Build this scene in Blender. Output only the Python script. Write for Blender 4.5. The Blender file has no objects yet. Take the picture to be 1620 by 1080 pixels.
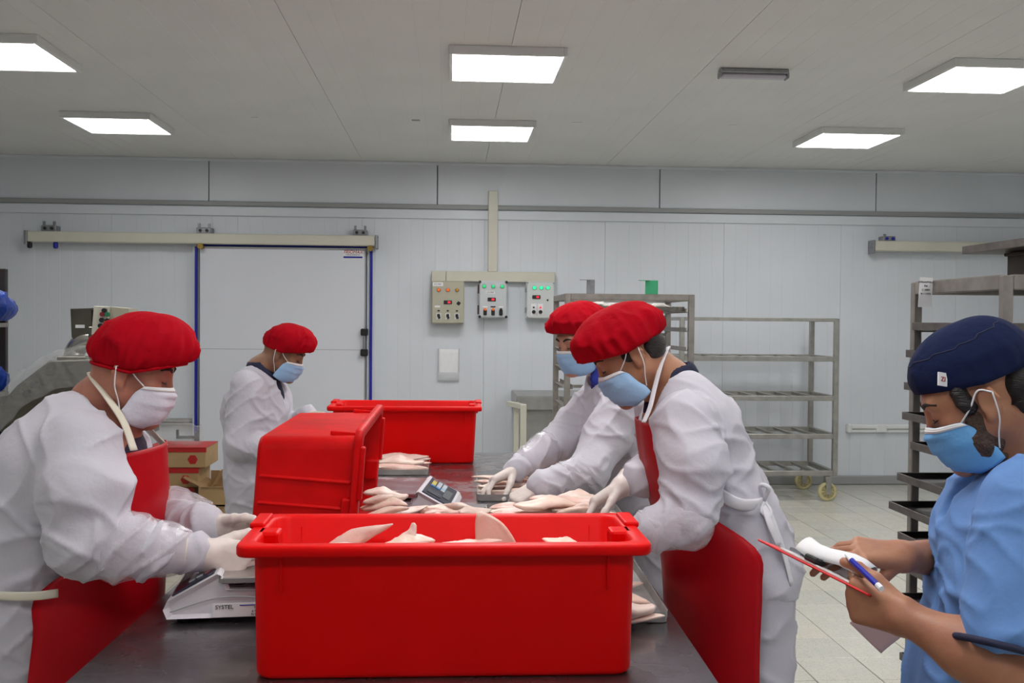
import bpy, bmesh, math, random
import numpy as np
from mathutils import Vector, Matrix, Euler

# ------------------------------------------------------------------ camera, light, exposure
S = bpy.context.scene
COL = S.collection
CAM_Z, FPX = 1.55, 1600.0
YAW, PITCH, ROLL = math.radians(3.54), math.radians(1.18), 0.0088
cd = bpy.data.cameras.new('camera')
cam = bpy.data.objects.new('camera', cd)
COL.objects.link(cam)
cd.sensor_fit = 'HORIZONTAL'
cd.sensor_width = 36.0
cd.lens = 36.0 * FPX / 1620.0
cd.clip_start = 0.05
fw = Vector((math.sin(YAW) * math.cos(PITCH), math.cos(YAW) * math.cos(PITCH), -math.sin(PITCH)))
rt = Vector((math.cos(YAW), -math.sin(YAW), 0))
up = rt.cross(fw)
rt2 = rt * math.cos(ROLL) + up * math.sin(ROLL)
up2 = up * math.cos(ROLL) - rt * math.sin(ROLL)
cam.matrix_world = Matrix(((rt2.x, up2.x, -fw.x, 0), (rt2.y, up2.y, -fw.y, 0), (rt2.z, up2.z, -fw.z, CAM_Z), (0, 0, 0, 1)))
S.camera = cam

w = bpy.data.worlds.new('world'); S.world = w; w.use_nodes = True
w.node_tree.nodes['Background'].inputs[0].default_value = (0.80, 0.86, 1.0, 1)
w.node_tree.nodes['Background'].inputs[1].default_value = 0.10
PANEL_LIGHT = 20.6
S.view_settings.view_transform = 'Standard'
S.view_settings.look = 'None'
S.view_settings.gamma = 1.0
S.view_settings.use_curve_mapping = False
S.view_settings.exposure = 0.0
S.cycles.max_bounces = 10
S.cycles.diffuse_bounces = 7
S.cycles.glossy_bounces = 4
S.cycles.transparent_max_bounces = 10
S.cycles.sample_clamp_indirect = 4.0

# ------------------------------------------------------------------ measuring helpers
def ray(px, py):
    return rt2 * ((px - 810) / FPX) + up2 * (-(py - 540) / FPX) + fw
def P(px, py, Y):
    d = ray(px, py)
    return Vector((0, 0, CAM_Z)) + d * (Y / d.y)
def PZ(px, py, z):
    d = ray(px, py)
    return Vector((0, 0, CAM_Z)) + d * ((z - CAM_Z) / d.z)
def lin(c):
    c = c / 255.0
    return c / 12.92 if c <= 0.04045 else ((c + 0.055) / 1.055) ** 2.4
def C8(r, g, b):
    return (lin(r), lin(g), lin(b), 1.0)

# ------------------------------------------------------------------ materials
def mat(name, col, rough=0.6, metal=0.0, var=0.0, vscale=6.0, col2=None, bump=0.0, bscale=40.0, stretch=None,
        spec=0.5, coat=0.0, sss=0.0, speck=None, alpha=1.0, trans=0.0, detail=4.0, bdist=0.01, rvar=0.0):
    m = bpy.data.materials.new(name); m.use_nodes = True
    nt = m.node_tree; b = nt.nodes['Principled BSDF']; L = nt.links
    b.inputs['Base Color'].default_value = col
    b.inputs['Roughness'].default_value = rough
    b.inputs['Metallic'].default_value = metal
    b.inputs['Specular IOR Level'].default_value = spec
    b.inputs['Coat Weight'].default_value = coat
    b.inputs['Alpha'].default_value = alpha
    b.inputs['Transmission Weight'].default_value = trans
    if sss:
        b.inputs['Subsurface Weight'].default_value = sss
        b.inputs['Subsurface Radius'].default_value = (0.012, 0.005, 0.003)
        b.inputs['Subsurface Scale'].default_value = 1.0
    tc = nt.nodes.new('ShaderNodeTexCoord')
    src = tc.outputs['Object']
    if stretch:
        mp = nt.nodes.new('ShaderNodeMapping'); mp.inputs['Scale'].default_value = stretch
        L.new(src, mp.inputs['Vector']); src = mp.outputs['Vector']
    last = None
    if var or col2:
        n = nt.nodes.new('ShaderNodeTexNoise'); n.inputs['Scale'].default_value = vscale; n.inputs['Detail'].default_value = detail
        L.new(src, n.inputs['Vector'])
        mx = nt.nodes.new('ShaderNodeMix'); mx.data_type = 'RGBA'
        c2 = col2 or tuple(max(0, x * (1 - var)) for x in col[:3]) + (1,)
        mx.inputs[6].default_value = col; mx.inputs[7].default_value = c2
        rp = nt.nodes.new('ShaderNodeMapRange'); rp.inputs[1].default_value = 0.36; rp.inputs[2].default_value = 0.68
        L.new(n.outputs['Fac'], rp.inputs[0]); L.new(rp.outputs[0], mx.inputs[0])
        last = mx.outputs[2]
        if rvar:
            rr = nt.nodes.new('ShaderNodeMapRange'); rr.inputs[1].default_value = .3; rr.inputs[2].default_value = .7
            rr.inputs[3].default_value = max(0.02, rough - rvar); rr.inputs[4].default_value = rough + rvar
            L.new(n.outputs['Fac'], rr.inputs[0]); L.new(rr.outputs[0], b.inputs['Roughness'])
    if speck:
        sc, sz, scol = speck
        v = nt.nodes.new('ShaderNodeTexNoise'); v.inputs['Scale'].default_value = sc; v.inputs['Detail'].default_value = 1
        L.new(tc.outputs['Object'], v.inputs['Vector'])
        g = nt.nodes.new('ShaderNodeMath'); g.operation = 'GREATER_THAN'; g.inputs[1].default_value = sz
        L.new(v.outputs['Fac'], g.inputs[0])
        m2 = nt.nodes.new('ShaderNodeMix'); m2.data_type = 'RGBA'
        m2.inputs[6].default_value = col; m2.inputs[7].default_value = scol
        if last: L.new(last, m2.inputs[6])
        L.new(g.outputs[0], m2.inputs[0]); last = m2.outputs[2]
    if last: L.new(last, b.inputs['Base Color'])
    if bump:
        n2 = nt.nodes.new('ShaderNodeTexNoise'); n2.inputs['Scale'].default_value = bscale; n2.inputs['Detail'].default_value = 4
        L.new(src, n2.inputs['Vector'])
        bp = nt.nodes.new('ShaderNodeBump'); bp.inputs['Strength'].default_value = bump; bp.inputs['Distance'].default_value = bdist
        L.new(n2.outputs['Fac'], bp.inputs['Height']); L.new(bp.outputs['Normal'], b.inputs['Normal'])
    return m
def emit(name, col, st):
    m = bpy.data.materials.new(name); m.use_nodes = True
    b = m.node_tree.nodes['Principled BSDF']
    b.inputs['Base Color'].default_value = col
    b.inputs['Emission Color'].default_value = col
    b.inputs['Emission Strength'].default_value = st
    return m

# ------------------------------------------------------------------ mesh helpers: geometry is a (verts, faces) pair
def G(): return ([], [])
def add(g, h):
    o = len(g[0]); g[0].extend(h[0]); g[1].extend([tuple(i + o for i in f) for f in h[1]]); return g
def join(*gs):
    g = G()
    for h in gs: add(g, h)
    return g
def xf(g, M):
    return ([tuple(M @ Vector(v)) for v in g[0]], g[1])
def box(c, s, bev=0.0, M=None, seg=1):
    """box centred on c with full sizes s, edges rounded by bev"""
    if bev <= 0:
        x, y, z = s[0] / 2, s[1] / 2, s[2] / 2
        v = [(-x, -y, -z), (x, -y, -z), (x, y, -z), (-x, y, -z), (-x, -y, z), (x, -y, z), (x, y, z), (-x, y, z)]
        f = [(3, 2, 1, 0), (4, 5, 6, 7), (0, 1, 5, 4), (1, 2, 6, 5), (2, 3, 7, 6), (3, 0, 4, 7)]
        g = (v, f)
    else:
        bm = bmesh.new(); bmesh.ops.create_cube(bm, size=1)
        for q in bm.verts: q.co = Vector((q.co.x * s[0], q.co.y * s[1], q.co.z * s[2]))
        bmesh.ops.bevel(bm, geom=bm.edges[:], offset=min(bev, min(s) * 0.45), segments=seg, affect='EDGES', profile=0.5)
        bm.verts.index_update()
        g = ([tuple(q.co) for q in bm.verts], [tuple(q.index for q in f.verts) for f in bm.faces]); bm.free()
    if M is not None: g = xf(g, M)
    return ([(v[0] + c[0], v[1] + c[1], v[2] + c[2]) for v in g[0]], g[1])
def bar(a, b, w, h=None, bev=0.0, upv=(0, 0, 1)):
    """rectangular bar from a to b"""
    a = Vector(a); b = Vector(b); h = h or w
    d = b - a; L = d.length; z = d.normalized(); u = Vector(upv)
    if abs(z.dot(u)) > 0.98: u = Vector((0, 1, 0))
    x = u.cross(z).normalized(); y = z.cross(x)
    M = Matrix((x, y, z)).transposed()
    return box(tuple((a + b) / 2), (w, h, L), bev, M)
def catmull(pts, n):
    pts = [Vector(p) for p in pts]
    if len(pts) < 3:
        return [pts[0].lerp(pts[1], i / n) for i in range(n + 1)]
    out = []
    for i in range(len(pts) - 1):
        p0 = pts[i - 1] if i else pts[0] * 2 - pts[1]
        p1, p2 = pts[i], pts[i + 1]
        p3 = pts[i + 2] if i + 2 < len(pts) else p2 * 2 - p1
        for k in range(n):
            t = k / n
            out.append(0.5 * ((2 * p1) + (p2 - p0) * t + (2 * p0 - 5 * p1 + 4 * p2 - p3) * t * t + (3 * p1 - p0 - 3 * p2 + p3) * t ** 3))
    out.append(pts[-1]); return out
def tube(pts, r, m=8, n=1, closed_ends=True, flat=None, smooth=False):
    """tube along pts; r a number or a list per given point; flat=(w,h) makes a ribbon section"""
    P0 = [Vector(p) for p in pts]
    path = catmull(P0, n) if n > 1 else P0
    N = len(path)
    def rad(i):
        if isinstance(r, (int, float)): return r
        t = i / (N - 1) * (len(r) - 1); k = min(int(t), len(r) - 2)
        return r[k] + (r[k + 1] - r[k]) * (t - k)
    v = []; f = []; prev = None
    for i, p in enumerate(path):
        d = (path[min(i + 1, N - 1)] - path[max(i - 1, 0)]).normalized()
        if prev is None:
            u = Vector((0, 0, 1)) if abs(d.z) < 0.9 else Vector((0, 1, 0))
            x = u.cross(d).normalized()
        else:
            x = (prev - d * prev.dot(d)).normalized()
        prev = x; y = d.cross(x)
        for k in range(m):
            a = 2 * math.pi * k / m
            if flat:
                v.append(tuple(p + x * (math.cos(a) * flat[0]) + y * (math.sin(a) * flat[1])))
            else:
                v.append(tuple(p + (x * math.cos(a) + y * math.sin(a)) * rad(i)))
    for i in range(N - 1):
        for k in range(m):
            a = i * m + k; b = i * m + (k + 1) % m
            f.append((a, b, b + m, a + m))
    if closed_ends:
        f.append(tuple(reversed(range(m)))); f.append(tuple(range((N - 1) * m, N * m)))
    return (v, f)
def cyl(a, b, r, m=16, r2=None):
    return tube([a, b], [r, r if r2 is None else r2], m)
def lathe(prof, m=20, c=(0, 0, 0)):
    v = []; f = []
    for (r, z) in prof:
        for k in range(m):
            a = 2 * math.pi * k / m
            v.append((c[0] + r * math.cos(a), c[1] + r * math.sin(a), c[2] + z))
    for i in range(len(prof) - 1):
        for k in range(m):
            a = i * m + k; b = i * m + (k + 1) % m
            f.append((a, b, b + m, a + m))
    f.append(tuple(reversed(range(m)))); f.append(tuple(range((len(prof) - 1) * m, len(prof) * m)))
    return (v, f)
def grid_sheet(rows, thick):
    """closed sheet from a grid of points (list of rows), given thickness along its normals"""
    A = np.array(rows, dtype=float)
    du = np.gradient(A, axis=1); dv = np.gradient(A, axis=0)
    n = np.cross(du, dv); n /= (np.linalg.norm(n, axis=2, keepdims=True) + 1e-9)
    B = A - n * thick
    R, Cc = A.shape[:2]
    v = [tuple(p) for p in A.reshape(-1, 3)] + [tuple(p) for p in B.reshape(-1, 3)]
    f = []; o = R * Cc
    for i in range(R - 1):
        for j in range(Cc - 1):
            a = i * Cc + j
            f.append((a, a + 1, a + Cc + 1, a + Cc)); f.append((o + a, o + a + Cc, o + a + Cc + 1, o + a + 1))
    for i in range(R - 1):
        a = i * Cc; f.append((a, a + Cc, o + a + Cc, o + a))
        a = i * Cc + Cc - 1; f.append((a, o + a, o + a + Cc, a + Cc))
    for j in range(Cc - 1):
        a = j; f.append((a, o + a, o + a + 1, a + 1))
        a = (R - 1) * Cc + j; f.append((a, a + 1, o + a + 1, o + a))
    return (v, f)

# ------------------------------------------------------------------ linking
def base_loc(o):
    L = Vector((0, 0, 0))
    while o is not None:
        L += o.location; o = o.parent
    return L
def mesh(name, g, m=None, smooth=False):
    me = bpy.data.meshes.new(name)
    me.from_pydata([tuple(v) for v in g[0]], [], [tuple(f) for f in g[1]])
    if m: me.materials.append(m)
    if smooth: me.polygons.foreach_set('use_smooth', [True] * len(me.polygons))
    me.update(); return me
def obj(name, g, m=None, parent=None, smooth=False, loc=None, label=None, world=False):
    """one mesh object. With world=True the geometry is in world coordinates."""
    off = base_loc(parent) if parent is not None else Vector((0, 0, 0))
    if loc is not None: off = off + Vector(loc)
    if world: g = ([(v[0] - off.x, v[1] - off.y, v[2] - off.z) for v in g[0]], g[1])
    o = bpy.data.objects.new(name, mesh(name, g, m, smooth)); COL.objects.link(o)
    if parent is not None: o.parent = parent
    if loc is not None: o.location = loc
    if label: o['label'] = label
    return o
def share(name, me, parent=None, loc=(0, 0, 0), rot=(0, 0, 0), label=None):
    o = bpy.data.objects.new(name, me); COL.objects.link(o)
    if parent is not None: o.parent = parent
    o.location = loc; o.rotation_euler = rot
    if label: o['label'] = label
    return o
def tag(o, label=None, cat=None, group=None, kind=None):
    if label: o['label'] = label
    if cat: o['category'] = cat
    if group: o['group'] = group
    if kind: o['kind'] = kind
    return o
def thing(name, label, cat, loc=(0, 0, 0), rot=(0, 0, 0), group=None):
    o = bpy.data.objects.new(name, None); COL.objects.link(o)
    o.empty_display_size = 0.05
    o.location = loc; o.rotation_euler = rot
    return tag(o, label, cat, group)
def copy_tree(o, parent=None):
    c = o.copy(); COL.objects.link(c)
    if parent is not None: c.parent = parent
    for ch in list(o.children): copy_tree(ch, c)
    return c
def text(name, s, size, m, parent, loc, rot, align='CENTER', shear=0.0, ext=0.0004, sx=1.0):
    cu = bpy.data.curves.new(name, 'FONT'); cu.body = s; cu.size = size; cu.align_x = align; cu.align_y = 'CENTER'
    cu.shear = shear; cu.extrude = ext; cu.resolution_u = 3
    cu.materials.append(m)
    tmp = bpy.data.objects.new(name, cu); COL.objects.link(tmp)
    dg = bpy.context.evaluated_depsgraph_get(); me = bpy.data.meshes.new_from_object(tmp.evaluated_get(dg))
    bpy.data.objects.remove(tmp); bpy.data.curves.remove(cu)
    o = bpy.data.objects.new(name, me); COL.objects.link(o); o.parent = parent
    o.location = loc; o.rotation_euler = rot; o.scale = (sx, 1, 1)
    return o
# ------------------------------------------------------------------ implicit surfaces for bodies and cloth
_rs = np.random.RandomState(11)
_LAT = _rs.rand(32, 32, 32).astype(np.float32)
def noise3(p):
    i = np.floor(p).astype(int); f = p - i; f = f * f * (3 - 2 * f)
    i0 = i & 31; i1 = (i + 1) & 31
    x0, y0, z0 = i0[..., 0], i0[..., 1], i0[..., 2]; x1, y1, z1 = i1[..., 0], i1[..., 1], i1[..., 2]
    fx, fy, fz = f[..., 0], f[..., 1], f[..., 2]
    a = _LAT[x0, y0, z0] * (1 - fx) + _LAT[x1, y0, z0] * fx
    b = _LAT[x0, y1, z0] * (1 - fx) + _LAT[x1, y1, z0] * fx
    c = _LAT[x0, y0, z1] * (1 - fx) + _LAT[x1, y0, z1] * fx
    d = _LAT[x0, y1, z1] * (1 - fx) + _LAT[x1, y1, z1] * fx
    return (a * (1 - fy) + b * fy) * (1 - fz) + (c * (1 - fy) + d * fy) * fz
def cone(a, b, ra, rb=None, k=0.03, sub=False):
    return ('c', np.array(a, float), np.array(b, float), ra, ra if rb is None else rb, k, sub)
def ell(c, r, M=None, k=0.02, sub=False):
    return ('e', np.array(c, float), np.array(r, float), np.eye(3) if M is None else np.array(M, float), None, k, sub)
def sdf_mesh(prims, h):
    """union / subtraction of the prims sampled on a grid of pitch h, meshed with surface nets"""
    lo = []; hi = []
    for q in prims:
        if q[6]: continue
        if q[0] == 'c':
            r = max(q[3], q[4]); lo.append(np.minimum(q[1], q[2]) - r); hi.append(np.maximum(q[1], q[2]) + r)
        else:
            r = q[2].max(); lo.append(q[1] - r); hi.append(q[1] + r)
    mn = np.min(lo, 0) - 3 * h; mx = np.max(hi, 0) + 3 * h
    n = np.ceil((mx - mn) / h).astype(int) + 1
    F = np.full(n, 1.0, np.float32)
    ax = [mn[i] + h * np.arange(n[i]) for i in range(3)]
    for q in prims:
        kk = q[5]; pad = kk + 3 * h
        if q[0] == 'c':
            r = max(q[3], q[4]); a = np.minimum(q[1], q[2]) - r - pad; b = np.maximum(q[1], q[2]) + r + pad
        else:
            r = q[2].max(); a = q[1] - r - pad; b = q[1] + r + pad
        s = np.clip(np.floor((a - mn) / h).astype(int), 0, n - 1); e = np.clip(np.ceil((b - mn) / h).astype(int) + 1, 1, n)
        if np.any(e <= s): continue
        X = ax[0][s[0]:e[0]][:, None, None]; Y = ax[1][s[1]:e[1]][None, :, None]; Z = ax[2][s[2]:e[2]][None, None, :]
        if q[0] == 'c':
            A, B = q[1], q[2]; d = B - A; L2 = max(d.dot(d), 1e-9)
            px, py, pz = X - A[0], Y - A[1], Z - A[2]
            t = np.clip((px * d[0] + py * d[1] + pz * d[2]) / L2, 0, 1)
            D = np.sqrt((px - t * d[0]) ** 2 + (py - t * d[1]) ** 2 + (pz - t * d[2]) ** 2) - (q[3] + t * (q[4] - q[3]))
        else:
            c, R, M = q[1], q[2], q[3]
            px, py, pz = X - c[0], Y - c[1], Z - c[2]
            l = [M[i][0] * px + M[i][1] * py + M[i][2] * pz for i in range(3)]
            k0 = np.sqrt(sum((l[i] / R[i]) ** 2 for i in range(3)))
            k1 = np.sqrt(sum((l[i] / R[i] ** 2) ** 2 for i in range(3))) + 1e-9
            D = k0 * (k0 - 1) / k1
        D = D.astype(np.float32)
        sl = F[s[0]:e[0], s[1]:e[1], s[2]:e[2]]
        if q[6]:
            D = -D; hh = np.maximum(kk - np.abs(sl - D), 0) / max(kk, 1e-6)
            sl[...] = np.maximum(sl, D) + hh * hh * kk * 0.25
        else:
            hh = np.maximum(kk - np.abs(sl - D), 0) / max(kk, 1e-6)
            sl[...] = np.minimum(sl, D) - hh * hh * kk * 0.25
    return nets(F, mn, h)
def nets(F, mn, h):
    s = F < 0
    c = s[:-1, :-1, :-1].astype(np.int8)
    for dx, dy, dz in ((1, 0, 0), (0, 1, 0), (0, 0, 1), (1, 1, 0), (1, 0, 1), (0, 1, 1), (1, 1, 1)):
        c = c + s[dx:s.shape[0] - 1 + dx, dy:s.shape[1] - 1 + dy, dz:s.shape[2] - 1 + dz]
    act = (c > 0) & (c < 8)
    I = np.argwhere(act)
    idx = np.full(act.shape, -1, np.int32); idx[act] = np.arange(len(I))
    acc = np.zeros((len(I), 3)); cnt = np.zeros(len(I))
    cor = [(x, y, z) for x in (0, 1) for y in (0, 1) for z in (0, 1)]
    val = {q: F[I[:, 0] + q[0], I[:, 1] + q[1], I[:, 2] + q[2]].astype(float) for q in cor}
    for a in cor:
        for i in range(3):
            if a[i] == 0:
                b = list(a); b[i] = 1; b = tuple(b)
                f0, f1 = val[a], val[b]; m = (f0 < 0) != (f1 < 0)
                t = np.where(m, f0 / np.where(m, f0 - f1, 1), 0)
                p = np.tile(np.array(a, float), (len(I), 1)); p[:, i] += t
                acc[m] += p[m]; cnt[m] += 1
    V = (I + acc / cnt[:, None]) * h + mn
    faces = []
    for i in range(3):
        j, k = (i + 1) % 3, (i + 2) % 3
        lo = [slice(1, -1)] * 3; lo[i] = slice(0, -1); hi = [slice(1, -1)] * 3; hi[i] = slice(1, None)
        a, b = s[tuple(lo)], s[tuple(hi)]
        E = np.argwhere(a != b); flip = a[tuple(E.T)]
        E = E + np.array([1 if q != i else 0 for q in range(3)])
        def at(dj, dk):
            q = E.copy(); q[:, j] += dj; q[:, k] += dk
            return idx[q[:, 0], q[:, 1], q[:, 2]]
        Q = np.stack([at(-1, -1), at(0, -1), at(0, 0), at(-1, 0)], 1)
        Q[~flip] = Q[~flip][:, ::-1]
        faces.append(Q)
    return V, np.concatenate(faces)
def vnormals(V, Fq):
    n = np.cross(V[Fq[:, 2]] - V[Fq[:, 0]], V[Fq[:, 3]] - V[Fq[:, 1]])
    N = np.zeros_like(V)
    for i in range(4): np.add.at(N, Fq[:, i], n)
    return N / (np.linalg.norm(N, axis=1, keepdims=True) + 1e-12)
def vsmooth(V, Fq, it=1, lam=0.5):
    for _ in range(it):
        A = np.zeros_like(V); c = np.zeros(len(V))
        for i in range(4):
            a, b = Fq[:, i], Fq[:, (i + 1) % 4]
            np.add.at(A, a, V[b]); np.add.at(c, a, 1)
        V = V + lam * (A / np.maximum(c, 1)[:, None] - V)
    return V
def wrinkle(V, Fq, amp=0.008, seed=0, axis=None):
    """cloth folds: soft swells, ridged creases running along broad directions, small crumples"""
    N = vnormals(V, Fq); o = np.array([seed * 3.1 + 40.0, seed * 1.7 + 40.0, seed * 2.3 + 40.0])
    p = V + 0.05 * np.stack([noise3(V * 5 + o), noise3(V * 5 + o + 9), noise3(V * 5 + o + 17)], 1)
    d = 0.8 * (noise3(p * 7 + o) - 0.55)
    r1 = 1 - np.abs(2 * noise3((p @ np.array([[.8, 0, .6], [0, 1, 0], [-.6, 0, .8]])) * np.array([5, 7, 15]) + o) - 1)
    r2 = 1 - np.abs(2 * noise3((p @ np.array([[.7, 0, -.7], [0, 1, 0], [.7, 0, .7]])) * np.array([5, 7, 17]) + o + 5) - 1)
    d = d + 1.1 * (r1 ** 6 - .16) + 1.1 * (r2 ** 6 - .16) + 0.12 * (noise3(p * 30 + o) - .5)
    return V + N * (amp * d)[:, None]
def limb_folds(V, Fq, limbs, seed=0):
    """creases that run round a sleeve, tightest at the joints; limbs = (a, b, radius, folds per metre, height)"""
    N = vnormals(V, Fq); D = np.zeros(len(V)); o = np.array([seed + 31.0, seed * 2 + 17.0, 23.0])
    wn = noise3(V * 9 + o); wn2 = noise3(V * 4 + o + 7)
    for a, b, r, fr, amp in limbs:
        a = np.array(a, float); b = np.array(b, float); d = b - a; L = np.linalg.norm(d); d = d / L
        q = V - a; t = q @ d; rad = q - np.outer(t, d); dist = np.linalg.norm(rad, axis=1)
        u = np.cross(d, [0, 0, 1.0]); u = u / (np.linalg.norm(u) + 1e-9); w_ = np.cross(d, u)
        ang = np.arctan2(rad @ u, rad @ w_)
        ph = t * fr * math.pi + 1.3 * np.sin(ang + seed) + .8 * np.sin(2 * ang + 2 * seed) + 5.0 * wn
        rdg = (1 - np.abs(np.sin(ph))) ** 2.2
        env = np.clip((r * 1.5 - dist) / (r * .35), 0, 1) * np.clip((t + r * .6) / (r * .8), 0, 1) * np.clip((L + r * .6 - t) / (r * .8), 0, 1) * np.clip(1.9 * wn2 - .25, .12, 1)
        D = np.maximum(D, rdg * env * amp)
    return V + N * D[:, None]
def np_obj(name, V, Fq, m, parent, label=None):
    off = np.array(base_loc(parent)) if parent is not None else np.zeros(3)
    me = bpy.data.meshes.new(name)
    me.from_pydata((V - off).tolist(), [], Fq.tolist())
    me.polygons.foreach_set('use_smooth', [True] * len(me.polygons))
    if m: me.materials.append(m)
    me.update()
    o = bpy.data.objects.new(name, me); COL.objects.link(o)
    if parent is not None: o.parent = parent
    if label: o['label'] = label
    return o

# ------------------------------------------------------------------ anatomy
class Frame:
    """a head's own axes: x to its right, y where it looks, z up its crown; O between the ears"""
    def __init__(s, O, fwd, upv=(0, 0, 1), scale=1.0):
        s.O = Vector(O); s.y = Vector(fwd).normalized()
        s.x = s.y.cross(Vector(upv)).normalized(); s.z = s.x.cross(s.y); s.k = scale
        s.M = [list(s.x), list(s.y), list(s.z)]
    def __call__(s, x, y, z): return s.O + (s.x * x + s.y * y + s.z * z) * s.k
    def e(s, c, r, k=0.02, sub=False): return ell(s(*c), [q * s.k for q in r], s.M, k * s.k, sub)
    def c(s, a, b, ra, rb=None, k=0.02, sub=False): return cone(s(*a), s(*b), ra * s.k, (ra if rb is None else rb) * s.k, k * s.k, sub)
def head_prims(f, neck_base, neck_r=0.058):
    q = [f.e((0, -.012, .045), (.075, .096, .083), .02), f.e((0, .04, -.005), (.062, .056, .082), .03),
         f.e((0, .04, -.066), (.052, .048, .05), .03)]
    for s in (-1, 1):
        q += [f.c((s * .056, .0, -.045), (s * .018, .078, -.1), .02, .015, .03), f.e((s * .04, .062, -.02), (.022, .02, .022), .02)]
    q += [f.e((0, .082, -.1), (.022, .016, .017), .02), f.c((-.036, .08, .034), (.036, .08, .034), .011, None, .022)]
    for s in (-1, 1):
        q += [f.e((s * .032, .099, .012), (.017, .012, .011), .012, True), f.e((s * .031, .078, .010), (.016, .0145, .0125), .006)]
    q += [f.c((0, .086, .022), (0, .106, -.026), .008, .0115, .014), f.e((-.011, .094, -.03), (.009, .009, .008), .008),
          f.e((.011, .094, -.03), (.009, .009, .008), .008), f.e((0, .09, -.058), (.022, .010, .006), .01), f.e((0, .088, -.070), (.019, .010, .006), .01)]
    for s in (-1, 1):
        q += [f.e((s * .079, -.008, .0), (.007, .019, .031), .006), f.e((s * .088, -.003, .002), (.007, .010, .018), .005, True),
              f.c((s * .082, -.018, .026), (s * .084, -.026, .002), .0045, .004, .004), f.e((s * .077, .0, -.026), (.006, .009, .009), .006)]
    nb = Vector(neck_base)
    q += [cone(f(0, -.022, -.03), nb, neck_r * f.k, neck_r * 1.12, .03)]
    return q
def hand_prims(side, W, d, thumb, curls=((35, 40, 25),) * 4, th=(35, 20, 15), s=1.0, r=1.0, spread=4, tdown=25):
    """palm, four unequal fingers and a thumb; W wrist, d towards the fingers, thumb towards the thumb's side; returns prims"""
    W = Vector(W); y = Vector(d).normalized(); x = Vector(thumb); x = (x - y * x.dot(y)).normalized()
    return _hand(W, x, y, curls, th, s, r, spread, tdown, 1 if side == 'L' else -1)
def _hand(W, x, y, curls, th, s, r, spread, tdown, flip=1):
    z = x.cross(y) * flip      # back of the hand
    def L(a, b, c): return W + (x * a + y * b + z * c) * s
    q = []
    fx = (.030, .010, -.010, -.029); ln = ((.044, .027, .022), (.049, .031, .023), (.045, .029, .022), (.035, .022, .020))
    by = (.090, .094, .089, .080)
    rr = (.0092, .0095, .009, .0082)
    for i in range(4):
        q.append(cone(L(fx[i] * .62, .006, 0), L(fx[i], by[i], .002), .0165 * s * r, .0125 * s * r, .014 * s))
    q.append(cone(L(.014, .03, -.008), L(-.016, .03, -.008), .017 * s * r, .015 * s * r, .012))
    for i in range(4):
        p = L(fx[i], by[i], 0); a = 0.0; sp = math.radians((1.5 - i) * spread)
        for j in range(3):
            a += math.radians(curls[i][j])
            dr = (y * math.cos(sp) + x * math.sin(sp)) * math.cos(a) - z * math.sin(a)
            p2 = p + dr * ln[i][j] * s
            q.append(cone(p, p2, rr[i] * (1 - .09 * j) * s * r, rr[i] * (.93 - .1 * j) * s * r, .003))
            p = p2
    p = L(.022, .022, -.010); a = math.radians(th[0])
    dn = math.radians(tdown); tl = (.046, .034, .027); tr = (.0135, .0108, .0098)
    for j in range(3):
        if j: a -= math.radians(th[j])
        dr = (x * math.sin(a) + y * math.cos(a)) * math.cos(dn) - z * math.sin(dn)
        p2 = p + dr * tl[j] * s
        q.append(cone(p, p2, tr[j] * s * r, tr[j] * .9 * s * r, .006))
        p = p2
    return q
CAPROWS = []
def cap_geo(f, band, bulge, top, pleat=0.004, npl=30, seed=0, flop=(0, 0, 0), nu=132, nv=24, thick=0.0025, fold=0.006, tail=0.9, back=0.0):
    """cloth cap: band = (yc, zc, half length, half width, front rise); bulge beyond the band; top = crown height above the band"""
    yc, zc, hl, hw, rise = band
    o = np.array([seed * 5.3, seed * 2.9, 7.7]); rows = []
    for j in range(nv + 1):
        v = j / nv
        ang = v * math.pi / 2
        R = math.cos(ang) ** tail
        bl = bulge * math.sin(min(v * 2.6, 1.0) * math.pi / 2) * math.cos(ang) ** 0.5
        row = []
        for i in range(nu + 1):
            u = 2 * math.pi * (i % nu) / nu
            cu, su = math.cos(u), math.sin(u)
            bl = bulge * (1 + back * (1 - cu) / 2) * math.sin(min(v * 2.6, 1.0) * math.pi / 2) * math.cos(ang) ** 0.5
            pl = pleat * max(0, 1 - v / 0.55) * (0.35 + 1.3 * noise3(np.array([[u * 2.1 + o[0], o[1], .5]]))[0]) * math.sin(npl * u + 3 * noise3(np.array([[u * 1.3 + 3, o[1], 4.5]]))[0] * 6)
            q = np.array([[cu * 2.0 + o[0] + 9, su * 2.0 + o[1] + 9, v * 3.2 + o[2]]])
            fo = fold * (2 * noise3(q)[0] - 1) * (1 - 0.5 * v) + fold * .8 * ((1 - abs(2 * noise3(q * 1.7 + 5)[0] - 1)) ** 3 - .3)
            k = 1
            hlx = hl + bl + (pl + fo) * min(1, .25 + v * 6); hwx = hw + bl * .8 + (pl + fo) * min(1, .25 + v * 6)
            y = yc + cu * hlx * R + flop[1] * v ** 1.3
            x = su * hwx * R + flop[0] * v ** 1.3
            z = zc + rise * hl * (cu if cu > 0 else .12 * cu) * (1 - v) + top * math.sin(ang) ** 0.95 - (.006 + bulge * back * .35 * (1 - cu) / 2) * math.sin(min(1, v * 6) * math.pi) * (1 if bulge > .01 else 0)
            row.append(tuple(f(x, y, z)))
        rows.append(row)
    CAPROWS[:] = rows
    return grid_sheet(rows, -thick)
MASK_C = [(.108, -.006), (.1215, -.026), (.121, -.050), (.115, -.076), (.104, -.102), (.070, -.122)]
MASK_E = [(.052, -.014), (.038, -.032), (.030, -.050), (.022, -.066), (.014, -.082), (.012, -.104)]
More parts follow.
